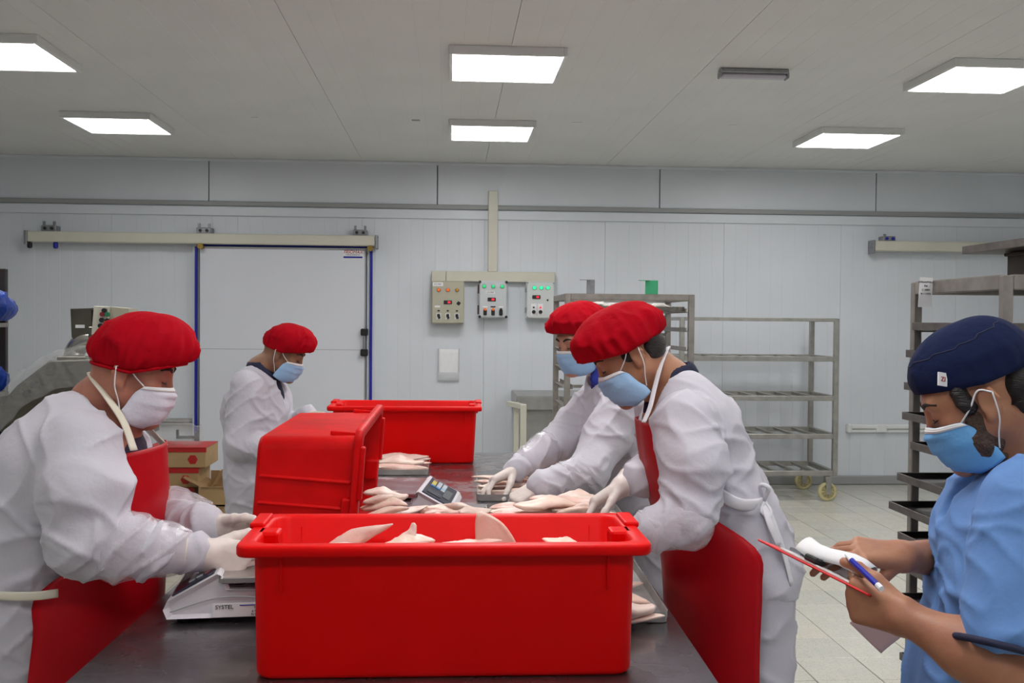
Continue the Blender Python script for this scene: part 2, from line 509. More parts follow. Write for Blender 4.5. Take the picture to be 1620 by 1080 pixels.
def lerp_list(L, t):
    x = t * (len(L) - 1); k = min(int(x), len(L) - 2); a = x - k
    return tuple(L[k][i] + (L[k + 1][i] - L[k][i]) * a for i in range(len(L[0])))
def mask_geo(f, off=0.0, v0=0.0, v1=1.0, nu=28, nv=20, thick=0.0016):
    rows = []
    for j in range(nv + 1):
        v = v0 + (v1 - v0) * j / nv
        yc, zc = lerp_list(MASK_C, v); ye, ze = lerp_list(MASK_E, v)
        row = []
        for i in range(nu + 1):
            u = -1 + 2 * i / nu
            c = math.cos(u * math.pi / 2)
            x = .0745 * math.sin(u * math.pi / 2 * .98) * (1 - .12 * abs(v - .45)) * (1.0 if abs(u) < 1 else 1)
            pl = 0.0042 * (((v * 4.2) % 1.0) - .5) * (c ** .4) * (1 if .12 < v < .93 else 0)
            y = ye + (yc - ye) * c ** .75 + pl + off + .002 * math.sin(9 * u + 7 * v)
            z = ze + (zc - ze) * c ** .6
            row.append(tuple(f(x + math.copysign(off, u) * (1 - c), y, z)))
        rows.append(row)
    return grid_sheet(rows, thick)
# ------------------------------------------------------------------ palette
M_CEIL = mat('ceiling_paint', C8(224, 224, 222), .45, var=.05, vscale=1.5)
M_WALL = mat('wall_panel_white', C8(214, 219, 226), .38, var=.04, vscale=2.0, bump=.04, bscale=8)
M_SEAM = mat('seam_grey', C8(150, 151, 150), .7)
M_PROF = mat('profile_grey', C8(150, 152, 152), .45)
M_DOOR = mat('door_leaf_white', C8(216, 219, 227), .35, var=.03, vscale=1.2)
M_BLUE = mat('blue_gasket', C8(16, 28, 150), .5)
M_BEIGE = mat('beige_enamel', C8(205, 203, 188), .4, var=.04)
M_GALV = mat('galvanised', C8(150, 152, 156), .4, .6, var=.2, vscale=30)
M_BLACK = mat('black_plastic', C8(22, 22, 24), .45)
M_TILE = [mat('tile_cream', C8(203, 202, 192), .22, speck=(150, .62, C8(186, 182, 162)), var=.06, vscale=9),
          mat('tile_cream_warm', C8(205, 202, 190), .26, speck=(150, .62, C8(188, 182, 160)), var=.06, vscale=9),
          mat('tile_cream_pale', C8(198, 198, 189), .20, speck=(150, .62, C8(180, 178, 160)), var=.06, vscale=9)]
M_GROUT = mat('grout', C8(120, 116, 100), .8, var=.3, vscale=5)
M_STEEL = mat('brushed_steel', C8(160, 156, 150), .34, .9, var=.25, vscale=14, bump=.05, bscale=60, rvar=.1)
M_RACK = mat('dull_steel_tube', C8(162, 156, 150), .42, .75, var=.25, vscale=18)
M_TRAY = mat('dark_tray_metal', C8(116, 110, 106), .45, .7, var=.35, vscale=20)
M_TRAYIN = mat('baked_black_tray', C8(52, 50, 49), .4, .55, var=.4, vscale=14)
M_LAMP = emit('lamp_diffuser', (1, .985, .98, 1), PANEL_LIGHT)
M_LAMP2 = emit('lamp_diffuser_dimmed', (1, .985, .98, 1), PANEL_LIGHT * .56)  # left column dimmed so the left wall comes out darker
M_FRAME = mat('lamp_frame_white', C8(225, 226, 226), .4)
M_PAPER = mat('paper_white', C8(232, 232, 234), .7)
M_INK = mat('ink', C8(45, 45, 52), .7)
M_WHITEP = mat('white_plastic', C8(222, 224, 224), .35)

D_BACK, CEIL = 9.5, 3.02
XL, XR, YF = -6.4, 6.4, -3.2
def struct(o): o['kind'] = 'structure'; return o

# ------------------------------------------------------------------ floor: tile by tile where the tiles show
floor = struct(obj('floor', box((.6, (YF + D_BACK) / 2, -.034), (XR - XL, D_BACK - YF, .06)), M_GROUT))
T = .29
tile_me = [mesh('tile', box((0, 0, 0), (T - .005, T - .005, .008), .0015), m) for m in M_TILE]
rng = random.Random(4)
shown = []; rest = G()
nx0 = int(math.floor((XL - 1.6) / T)); nx1 = int((XR - 1.6) / T)
for i in range(nx0, nx1):
    for j in range(0, 43):
        x = 1.60 + (i + .5) * T; y = D_BACK - .01 - (j + .5) * T
        seen = (.95 < x < 3.55 and y > 3.9 and x < .5 * y + .15 and x > .32 * (y - 1.2)) or (-1.6 < x < -.5 and 2.6 < y < 5.2)
        if seen and len(shown) < 296: shown.append((x, y))
        else: add(rest, box((x, y, -.004), (T - .005, T - .005, .008)))
for x, y in shown:
    share('tile', rng.choice(tile_me), floor, (x, y, -.004 + rng.uniform(-.0006, .0006)))
o = obj('tile_field', rest, M_TILE[0], floor); o['kind'] = 'stuff'

# ------------------------------------------------------------------ ceiling of long sandwich panels with shallow ribs
ceiling = struct(obj('ceiling', box((.6, (YF + D_BACK) / 2, CEIL + .055), (XR - XL, D_BACK - YF, .05)), M_SEAM))
def ribbed(width, length, thick, nrib, axis='x', groove=.0018):
    """a sheet metal panel with fine pressed grooves; face towards -z"""
    g = G(); v = []; f = []; xs = []
    for k in range(nrib):
        a = -width / 2 + width * k / nrib; b = -width / 2 + width * (k + 1) / nrib
        xs += [(a + (.002 if k else .0008), 0), (b - (.002 if k < nrib - 1 else .0008), 0)]
        if k < nrib - 1: xs += [(b, groove)]
    prof = [(-width / 2 + .0001, thick)] + xs + [(width / 2 - .0001, thick)]
    n = len(prof)
    for y in (-length / 2, length / 2):
        for (x, z) in prof: v.append((x, y, z))
    for k in range(n - 1): f.append((k, k + n, k + n + 1, k + 1))
    f.append((n - 1, 2 * n - 1, n, 0)); f.append(tuple(range(n))); f.append(tuple(reversed(range(n, 2 * n))))
    return (v, f)
cp = mesh('ceiling_panel', ribbed(1.1388, D_BACK - YF - .01, .03, 9, groove=.0010), M_CEIL)
for k in range(-5, 6):
    share('ceiling_panel', cp, ceiling, (-.25 + 1.14 * k, (YF + D_BACK) / 2, CEIL))
for (px, py, wd) in ((403, 186, .05), (658, 190, .06), (913, 194, .07), (1403, 205, .08), (1160, 198, .06)):
    p = PZ(px, py, CEIL)
    obj('repair_patch', box((p.x, p.y, CEIL - .002), (wd, .035, .004)), M_WHITEP if px != 658 else M_GALV, ceiling)

# ------------------------------------------------------------------ walls
wall_back = struct(obj('wall_back', box((.6, D_BACK + .09, 1.51), (XR - XL, .1, CEIL + .1)), mat('wall_core', C8(192, 195, 200), .5)))
zt = 2.60
wp = mesh('wall_panel', xf(ribbed(1.1395, zt + .02, .035, 10, groove=.0016), Matrix.Rotation(math.radians(-90), 4, 'X')), M_WALL)
for k in range(-6, 6):
    share('wall_panel', wp, wall_back, (-.25 + 1.14 * k, D_BACK, zt / 2 - .01))
ub = mesh('upper_panel', box((0, .016, 0), (2.09, .034, CEIL - zt - .03), .003), M_WALL)
for k in range(-4, 4):
    x0 = P(692, 290, D_BACK).x + 2.1 * k
    share('upper_panel', ub, wall_back, (x0 + 1.05, D_BACK, (CEIL + zt) / 2 + .012))
obj('grey_rail', box((.6, D_BACK - .008, 2.605), (XR - XL, .03, .042), .004), M_PROF, wall_back)
obj('white_rail', box((.6, D_BACK - .010, 2.535), (XR - XL, .02, .085), .004), M_WALL, wall_back)
obj('ceiling_cove', box((.6, D_BACK - .012, CEIL - .012), (XR - XL, .03, .03), .008), M_WALL, wall_back)
struct(obj('baseboard_back', join(box((.6, D_BACK - .012, .045), (XR - XL, .03, .09), .012)), M_PROF))
for nm, x in (('left', XL - .05), ('right', XR + .05)):
    struct(obj('wall_' + nm, box((x, (YF + D_BACK) / 2, 1.5), (.1, D_BACK - YF + .2, CEIL + .12)), M_WALL))
struct(obj('wall_front', box((.6, YF - .05, 1.5), (XR - XL, .1, CEIL + .12)), M_WALL))

# ------------------------------------------------------------------ ceiling lamps
lab = {(0, 0): 'square white ceiling light panel over the middle, smaller and nearer the back wall',
       (0, 1): 'square white ceiling light panel over the middle, the larger one closer by',
       (-1, 0): 'glowing ceiling panel on the left side, the one nearer the back wall',
       (-1, 1): 'glowing ceiling panel cut off by the left edge of the picture',
       (1, 0): 'glowing ceiling panel on the right side, the one nearer the back wall',
       (1, 1): 'glowing ceiling panel cut off by the right edge of the picture'}
for r in range(0, 5):  # two nearest rows are out of view, added to light the near side
    for c in (-1, 0, 1):
        x = .305 + 2.78 * c; y = 7.76 - 2.0 * r
        if y < YF + .4: continue
        if (c, r) in lab: l = lab[(c, r)]
        else: l = 'unseen square ceiling light panel above the picture, %s %s' % (('over the', 'in front of the', 'well in front of the')[r - 2], ('left worker', 'front tub', 'man in blue')[c + 1])
        t = thing('ceiling_light', l, 'ceiling light', (x, y, CEIL), group='square ceiling light panels')
        fr = G()
        for s in (-1, 1):
            add(fr, box((s * .309, 0, -.024), (.022, .64, .048), .003)); add(fr, box((0, s * .309, -.024), (.596, .022, .048), .003))
        obj('frame', fr, M_FRAME, t)
        obj('diffuser', box((0, 0, -.036), (.596, .596, .016)), M_LAMP2 if c < 0 else M_LAMP, t)
p = PZ(1192, 110, CEIL)
t = thing('emergency_light', 'slim grey unlit emergency luminaire mounted on the ceiling between two light panels', 'lamp', (p.x, p.y, CEIL))
obj('housing', box((0, 0, -.014), (.40, .075, .028), .006), M_GALV, t)
obj('lens', box((0, 0, -.04), (.385, .062, .026), .01), mat('frosted_lens', C8(188, 184, 196), .3), t)
for s in (-1, 1): obj('end_cap', box((s * .197, 0, -.036), (.012, .07, .036), .004), M_PROF, t)

# ------------------------------------------------------------------ sliding cold room door with its rail
pL, pR = P(319, 500, D_BACK), P(584, 500, D_BACK)
zT = P(450, 392, D_BACK).z
door = struct(thing('door_1', 'white sliding cold room door with blue gasket strips', None, (pL.x, D_BACK, 0)))
wd = pR.x - pL.x
yo = -.055
obj('door_frame', join(box((-.045, -.02, zT / 2), (.05, .06, zT), .004), box((wd + .02, -.02, zT / 2), (.075, .06, zT), .004),
                       box((wd / 2, -.02, zT + .02), (wd + .12, .06, .05), .004)), M_WALL, door)
leaf = obj('door_leaf', box((wd / 2 - .012, yo, zT / 2 + .01), (wd - .03, .07, zT - .03), .006), M_DOOR, door)
zs = P(450, 552, D_BACK).z
obj('leaf_seam', box((wd / 2 - .012, yo - .0355, zs), (wd - .05, .002, .004)), M_PROF, leaf)
obj('edge_trim', join(box((wd - .03, yo - .036, zT / 2), (.012, .006, zT - .03)), box((wd / 2, yo - .036, zT - .012), (wd - .03, .006, .018))), M_PROF, leaf)
obj('gasket_strip', box((-.035, -.06, zT / 2), (.024, .028, zT), .004), M_BLUE, door)
obj('gasket_strip', box((wd + .022, -.06, zT / 2), (.024, .028, zT), .004), M_BLUE, door)
obj('gasket_strip', box((wd / 2, -.06, zT + .012), (wd + .06, .028, .016), .004), M_BLUE, door)
hx = P(578, 540, D_BACK).x - pL.x; hz1 = P(578, 525, D_BACK).z; hz2 = P(578, 557, D_BACK).z
hd = obj('door_handle', tube([(hx, yo - .07, hz1), (hx, yo - .075, (hz1 + hz2) / 2), (hx, yo - .07, hz2)], .012, 10), M_GALV, door)
for z in (hz1, hz2): obj('handle_mount', box((hx, yo - .06, z), (.065, .07, .065), .008), M_BLACK, hd)
lx = P(560, 400, D_BACK).x - pL.x; lz = P(560, 403, D_BACK).z
sg = obj('maker_sign', box((lx, yo - .037, lz), (.19, .004, .085), .001), M_PAPER, door)
text('lettering', 'FRIOMAX', .041, mat('logo_red', C8(178, 36, 52), .5), sg, (lx, yo - .0405, lz + .018), (math.pi / 2, 0, 0), shear=.25)
text('small_lettering', 'PUERTAS FRIGORIFICAS', .012, M_INK, sg, (lx, yo - .0405, lz - .006), (math.pi / 2, 0, 0))
obj('sign_bar', box((lx, yo - .0395, lz - .028), (.175, .002, .016)), M_BLUE, sg)
def rail(x0p, x1p, y0p, name, parent):
    a = P(x0p, y0p, D_BACK - .1); b = P(x1p, y0p, D_BACK - .1)
    ox = base_loc(parent)
    L = b.x - a.x
    r = obj(name, box(((a.x + b.x) / 2 - ox.x, -.10, a.z), (L, .10, .095), .008), M_BEIGE, parent)
    obj('rail_end', box((a.x - ox.x - .012, -.10, a.z - .01), (.025, .12, .125), .004), M_GALV, r)
    obj('rail_end', box((b.x - ox.x + .012, -.10, a.z - .01), (.025, .12, .125), .004), M_GALV, r)
    return r, a.z
r, rz = rail(46, 594, 374, 'sliding_rail', door)
for px in (78, 323, 570):
    x = P(px, 360, D_BACK - .1).x - pL.x
    b = obj('rail_bracket', join(box((x, -.06, rz + .075), (.13, .12, .055), .006), box((x - .045, -.10, rz + .12), (.02, .02, .04)), box((x + .045, -.10, rz + .12), (.02, .02, .04))), M_GALV, door)
    obj('adjusting_bolt', join(cyl((x - .03, -.135, rz + .075), (x - .03, -.12, rz + .075), .014, 10), cyl((x + .03, -.135, rz + .075), (x + .03, -.12, rz + .075), .014, 10)), M_BLACK, b)
for px, cm in ((88, M_BLUE), (47, M_BLACK)):
    x = P(px, 380, D_BACK - .1).x - pL.x
    obj('rail_stop', box((x, -.10, rz - .075), (.035, .05, .06), .01), cm, door)
for px in (318, 586):
    x = P(px, 385, D_BACK - .12).x - pL.x
    obj('hanger_roller', cyl((x, -.16, rz - .07), (x, -.10, rz - .07), .026, 14), mat('brass', C8(150, 124, 60), .4, .7), door)
door2 = struct(thing('door_2', 'beige sliding rail of a second cold room door', None, (P(1376, 390, D_BACK).x, D_BACK, 0)))
r2, rz2 = rail(1381, 1640, 389, 'sliding_rail', door2)
x = P(1406, 380, D_BACK - .1).x - base_loc(door2).x
b = obj('rail_bracket', join(box((x, -.06, rz2 + .07), (.12, .12, .05), .006), box((x - .04, -.10, rz2 + .10), (.02, .02, .03))), M_GALV, door2)
obj('adjusting_bolt', join(cyl((x - .03, -.135, rz2 + .07), (x - .03, -.12, rz2 + .07), .014, 10), cyl((x + .03, -.135, rz2 + .07), (x + .03, -.12, rz2 + .07), .014, 10)), M_BLUE, b)
# the open half of the doorway at the left: a guide strip low on the wall and a floor bracket
gz = P(270, 664, D_BACK).z; ga = P(-60, 664, D_BACK).x; gb = P(308, 664, D_BACK).x
struct(obj('trim_1', join(box(((ga + gb) / 2, D_BACK - .015, gz), (gb - ga, .04, .035), .004), box(((ga + gb) / 2, D_BACK - .025, gz - .035), (gb - ga, .05, .02), .004)), M_PROF))
bx = P(300, 690, D_BACK)
t = thing('floor_guide', 'black steel door guide bracket low on the wall beside the blue strip', 'bracket', (bx.x, D_BACK, bx.z))
obj('guide_arm', join(box((0, -.07, 0), (.19, .03, .025)), box((-.09, -.07, .03), (.02, .03, .08)), box((.09, -.05, 0), (.03, .1, .10))), M_BLACK, t)
# wall bumper at the right
a, b = P(1338, 677, D_BACK), P(1640, 679, D_BACK)
t = thing('wall_bumper', 'long white plastic bumper strip low on the back wall at the right', 'bumper', (a.x, D_BACK, a.z))
L = b.x - a.x
obj('rail_body', join(box((L / 2, -.02, .015), (L, .04, .045), .012), box((L / 2, -.014, -.026), (L, .028, .03), .006)), M_WHITEP, t)
obj('end_cap', box((.02, -.026, 0), (.05, .054, .085), .01), M_WHITEP, t)
obj('clip', box((.34, -.024, 0), (.10, .05, .08), .008), M_WHITEP, t)

# ------------------------------------------------------------------ cable duct and three control boxes
a, b = P(683, 437, D_BACK), P(877, 437, D_BACK)
c1, c2 = P(780, 303, D_BACK), P(780, 428, D_BACK)
t = thing('cable_duct', 'cream plastic cable duct shaped like an upside-down T above the control boxes', 'cable duct', (a.x, D_BACK, a.z))
L = b.x - a.x
obj('short_cover', box((.065, -.04, 0), (.13, .07, .095), .004), M_BEIGE, t)
obj('long_cover', box((.133 + (L - .133) / 2, -.04, 0), (L - .134, .07, .095), .004), M_BEIGE, t)
obj('riser', box((c1.x - a.x, -.04, (c1.z + c2.z) / 2 - a.z - .006), (.088, .07, c1.z - c2.z + .01), .004), M_BEIGE, t)
M_HOUS = [mat('box_beige', C8(176, 173, 154), .45), mat('box_grey', C8(196, 200, 204), .4), mat('box_lightgrey', C8(204, 208, 208), .4)]
GREEN = emit('lamp_green', C8(40, 235, 150), 1.1); ORANGE = emit('lamp_orange', C8(225, 105, 30), .35); YEL = mat('lamp_amber', C8(200, 140, 30), .3)
REDL = emit('led_red', C8(230, 30, 50), .9)
M_GREEN2 = emit('lamp_green_dim', C8(30, 200, 120), .55)
def control_box(px0, px1, py0, py1, house, label, lamps, disp, kind):
    a = P(px0, py0, D_BACK - .14); b = P(px1, py1, D_BACK - .14)
    W, H = b.x - a.x, a.z - b.z
    t = thing('control_box', label, 'control box', ((a.x + b.x) / 2, D_BACK, (a.z + b.z) / 2), group='control boxes on the wall')
    obj('housing', box((0, -.075, 0), (W, .13, H), .006), house, t)
    obj('front_cover', box((0, -.143, 0), (W - .012, .012, H - .012), .004), house, t)
    yf = -.149
    for (fx, fz, m) in lamps:
        l = obj('indicator_lamp', lathe([(.016, 0), (.016, .012), (.010, .02)], 14), m, t, loc=(W * fx, yf, H * fz)); l.rotation_euler = (math.pi / 2, 0, 0)
        rg = obj('lamp_bezel', lathe([(.021, 0), (.021, .005), (.017, .006)], 14), M_GALV, l)
    dx, dz = disp
    d = obj('display', box((W * dx, yf - .004, H * dz), (.075, .012, .034), .003), M_BLACK, t)
    obj('digits', box((W * dx + .012, yf - .0105, H * dz), (.026, .002, .018)), REDL, d)
    for i, fx in enumerate((-.28, 0, .28) if kind != 2 else (-.24, .0)):
        if kind == 0:
            obj('label_plate', box((W * fx, yf - .001, H * -.2), (.02, .002, .014)), M_INK, t)
            s = obj('switch', join(box((W * fx, yf - .008, -H * .31), (.026, .018, .03), .004), box((W * fx + .006, yf - .012, -H * .36), (.022, .014, .02), .003)), M_BLACK, t)
            obj('scale_plate', box((W * fx, yf - .001, -H * .33), (.042, .002, .055)), M_PAPER, s)
        elif kind == 1:
            s = obj('switch', box((W * fx, yf - .010, -H * .35), (.032, .022, .055), .005), M_BLACK, t)
            obj('rocker', box((W * fx, yf - .022, -H * .27), (.022, .012, .022), .004), ORANGE if i < 2 else M_BLACK, s)
            obj('label_plate', box((W * fx, yf - .001, -H * .2), (.045, .002, .012)), M_INK if i == 1 else M_PAPER, s)
        else:
            s = obj('switch', cyl((W * fx, yf, -H * .32), (W * fx, yf - .025, -H * .32), .017, 14), M_BLACK, t)
            obj('pilot_light', cyl((W * fx, yf, -H * .2), (W * fx, yf - .008, -H * .2), .009, 10), M_BLACK if i == 0 else REDL, s)
            obj('scale_plate', box((W * fx, yf - .001, -H * .26), (.05, .002, .11)), M_PAPER, s)
    if kind == 0:
        l = obj('label_plate', box((-W * .31, yf - .002, H * .42), (W * .32, .003, .035)), M_PAPER, t)
        text('lettering', 'CC-001', .022, M_INK, l, (-W * .31, yf - .005, H * .42), (math.pi / 2, 0, 0))
        obj('door_lock', box((W * .33, yf - .006, -H * .02), (.03, .014, .03), .004, Matrix.Rotation(.6, 4, 'Y')), M_BLACK, t)
        obj('label_plate', box((-W * .32, yf - .001, -H * .1), (.05, .002, .016)), M_PAPER, t)
    if kind == 1:
        l = obj('label_plate', box((-W * .1, yf - .002, H * .19), (W * .32, .003, .03)), M_PAPER, t)
        text('lettering', 'CC-002', .02, M_INK, l, (-W * .1, yf - .005, H * .19), (math.pi / 2, 0, 0))
        for sx in (-1, 1):
            for sz in (-1, 1): obj('corner_screw', cyl((sx * W * .47, yf + .002, sz * H * .47), (sx * W * .47, yf - .006, sz * H * .47), .013, 10), M_BLACK, t)
    if kind >= 1:
        for sz in (.28, -.28): obj('hinge', box((-W * .5 - .006, -.13, H * sz), (.014, .03, .05 if kind == 2 else .085), .003), M_GALV if kind == 2 else mat('hinge_maroon', C8(60, 24, 30), .5), t)
    if kind == 2:
        obj('key_lock', cyl((W * .25, yf, H * .0), (W * .25, yf - .008, H * .0), .009, 10), M_BLACK, t)
        for sx in (-1, 1):
            for sz in (-1, 1): obj('corner_screw', cyl((sx * W * .46, yf + .002, sz * H * .46), (sx * W * .46, yf - .003, sz * H * .46), .007, 8), M_GALV, t)
control_box(683, 734, 444, 512, M_HOUS[0], 'beige control box with three orange lamps, at the left of the three', [(-.28, .29, ORANGE), (0, .29, ORANGE), (.28, .29, YEL)], (0, 0), 0)
control_box(758, 802, 444, 503, M_HOUS[1], 'grey control box with three dim green lamps, in the middle of the three', [(-.32, .35, M_GREEN2), (0, .35, M_GREEN2), (.32, .35, M_GREEN2)], (-.05, .0), 1)
control_box(833, 877, 445, 504, M_HOUS[2], 'light grey control box with three bright green lamps beside the red cap', [(-.22, .33, GREEN), (.02, .33, GREEN), (.26, .33, GREEN)], (-.15, .08), 2)
# document holder on the wall
a, b = P(693, 551, D_BACK), P(726, 602, D_BACK)
W, H = b.x - a.x, a.z - b.z
t = thing('document_holder', 'clear plastic document pocket with a crumpled sheet hung on the wall', 'document holder', ((a.x + b.x) / 2, D_BACK, (a.z + b.z) / 2))
obj('paper_sheet', grid_sheet([[(W * (-.48 + .96 * i / 8), -.014 - .005 * math.sin(2.2 * i + j), H * (.48 - .92 * j / 8)) for i in range(9)] for j in range(9)], .001), M_PAPER, t, True)
obj('pocket', join(box((-W * .49, -.012, 0), (.006, .024, H)), box((W * .49, -.012, 0), (.006, .024, H)), box((0, -.012, -H * .49), (W, .024, .008)), box((0, -.0245, -H * .36), (W * .98, .002, H * .25))),
    mat('clear_plastic', C8(225, 228, 232), .15, alpha=.45), t)
# ------------------------------------------------------------------ worktable
TZ = .88
M_TABLE = mat('table_steel', C8(150, 147, 150), .26, .92, var=.35, vscale=7, col2=C8(112, 106, 110), bump=.03, bscale=90, rvar=.12)
M_RED = mat('red_tub_plastic', C8(222, 2, 3), .42, var=.10, vscale=3.5, bump=.03, bscale=25, spec=.14)
M_REDIN = mat('red_tub_plastic_scuffed', C8(216, 4, 8), .45, var=.25, vscale=9, bump=.05, bscale=30, spec=.18)
TD = Vector((.024, 1, 0)).normalized(); TX = Vector((TD.y, -TD.x, 0))
Rr = PZ(1069.6, 980, TZ); Lr = PZ(274, 928, TZ); Fe = PZ(711, 715, TZ)
TW = (Rr - Lr).dot(TX); t0 = .95; t1 = Fe.dot(TD)
xc = (Rr.dot(TX) + Lr.dot(TX)) / 2
org = TX * xc + TD * ((t0 + t1) / 2)
table = thing('worktable', 'long stainless steel worktable that the workers stand around', 'table', (org.x, org.y, 0), (0, 0, math.atan2(-TD.x, TD.y)))
TL = t1 - t0
obj('tabletop', box((0, 0, TZ - .0025), (TW, TL, .005), .001), M_TABLE, table)
obj('edge_fold', join(*[box((s * (TW / 2 - .002), 0, TZ - .03), (.004, TL, .05)) for s in (-1, 1)], *[box((0, s * (TL / 2 - .002), TZ - .03), (TW - .01, .004, .05)) for s in (-1, 1)]), M_TABLE, table)
for sx in (-1, 1):
    for sy in (-1, 0, 1):
        l = obj('leg', box((sx * (TW / 2 - .06), sy * (TL / 2 - .08), .44), (.04, .04, .86), .004), M_STEEL, table)
        obj('foot', lathe([(.026, 0), (.026, .012), (.014, .03)], 12, (sx * (TW / 2 - .06), sy * (TL / 2 - .08), 0)), M_BLACK, l)
obj('undershelf', box((0, 0, .22), (TW - .16, TL - .2, .02), .003), M_STEEL, table)
obj('cross_rail', join(*[box((0, s * (TL / 2 - .08), TZ - .07), (TW - .16, .03, .04)) for s in (-1, 0, 1)]), M_STEEL, table)

# ------------------------------------------------------------------ red tubs
def rrect(wx, wy, z, r, n=5):
    out = []
    for (cx, cy, a0) in ((wx / 2 - r, wy / 2 - r, 0), (-wx / 2 + r, wy / 2 - r, 90), (-wx / 2 + r, -wy / 2 + r, 180), (wx / 2 - r, -wy / 2 + r, 270)):
        for k in range(n + 1):
            a = math.radians(a0 + 90 * k / n); out.append((cx + r * math.cos(a), cy + r * math.sin(a), z))
    return out
def loft(loops, caps=(True, True)):
    v = []; f = []; m = len(loops[0])
    for l in loops: v.extend(l)
    for i in range(len(loops) - 1):
        for k in range(m):
            a = i * m + k; b = i * m + (k + 1) % m
            f.append((a, b, b + m, a + m))
    if caps[0]: f.append(tuple(reversed(range(m))))
    if caps[1]: f.append(tuple(range((len(loops) - 1) * m, len(loops) * m)))
    return (v, f)
def tub(label, W, D, H, loc, taper=.012, m=M_RED, lip=.028, ridges=False):
    t = thing('red_tub', label, 'tub', loc, group='red plastic tubs')
    w, d = W - 2 * lip, D - 2 * lip
    lh = .021
    def sz(z): k = taper * (1 - z / H); return w - 2 * k, d - 2 * k
    loops = []
    for z, ins in ((0, .010), (.002, .005), (.007, .001), (.012, 0)):
        a, b = sz(z); loops.append(rrect(a - 2 * ins, b - 2 * ins, z, .035 - ins * .5))
    for z in (H - lh - .008, H - lh - .002):
        a, b = sz(z); loops.append(rrect(a, b, z, .035))
    a, b = sz(H - lh); loops.append(rrect(a + .004, b + .004, H - lh, .036))
    loops += [rrect(W - .004, D - .004, H - lh, .028), rrect(W, D, H - lh + .004, .03), rrect(W, D, H - .005, .03), rrect(W - .004, D - .004, H - .001, .028), rrect(W - .010, D - .010, H, .026)]
    loops += [rrect(w - .002, d - .002, H, .034), rrect(w - .012, d - .012, H - .005, .03)]
    a, b = sz(.02); loops += [rrect(a - .014, b - .014, .025, .03), rrect(a - .04, b - .04, .010, .02)]
    obj('shell', loft(loops), m, t, True)
    for s in (-1, 1):
        # moulded end grips: an inner block, a ledge under the lip and two ribs
        obj('end_grip', join(box((s * (w / 2 - .012), -.01, H - .022), (.045, D * .16, .044), .006, seg=2),
                             box((s * (W / 2 - .01), D * .22, H + .002), (.03, D * .34, .012), .004, seg=2),
                             ), m, t)
        for q in (-1, 1):
            obj('rib', box((s * (w / 2 - .055), q * (d / 2 - .001), H - lh - .034), (.005, .012, .07), .002), m, t)
    if ridges:
        for s in (-1, 1):
            for q in (.15, -.02, -.15): obj('ridge', box((s * (w / 2 - taper * .5), D * q, H * .48), (.012, .010, H * .88), .004, Matrix.Rotation(s * math.atan2(taper, H), 4, 'Y')), m, t)
    return t
front_y = 1.852
c = P(702.5, 868, front_y)
tub1 = tub('large red plastic tub in front, open and part filled with pale meat', .771, .318, .256, (c.x + .004, front_y + .158, TZ), .004, lip=.027)
tub3 = tub('red plastic tub at the far end of the table, by the door worker\'s glove', .717, .40, .268, (-.205, 4.88, TZ), lip=.024)
tub2 = tub('red plastic tub tipped on its side so the opening faces right', .78, .40, .268, (0, 0, 0), .02, M_REDIN, lip=.022, ridges=True)
B3 = Matrix(((0, 0, 1), (1, 0, 0), (0, 1, 0))).to_4x4()
tilt = Matrix.Rotation(math.radians(4.0), 4, 'Y')
Mx = tilt @ B3
tub2.rotation_euler = Mx.to_euler()
tub2.location = (-.495, 2.945, TZ + .2 + .012)

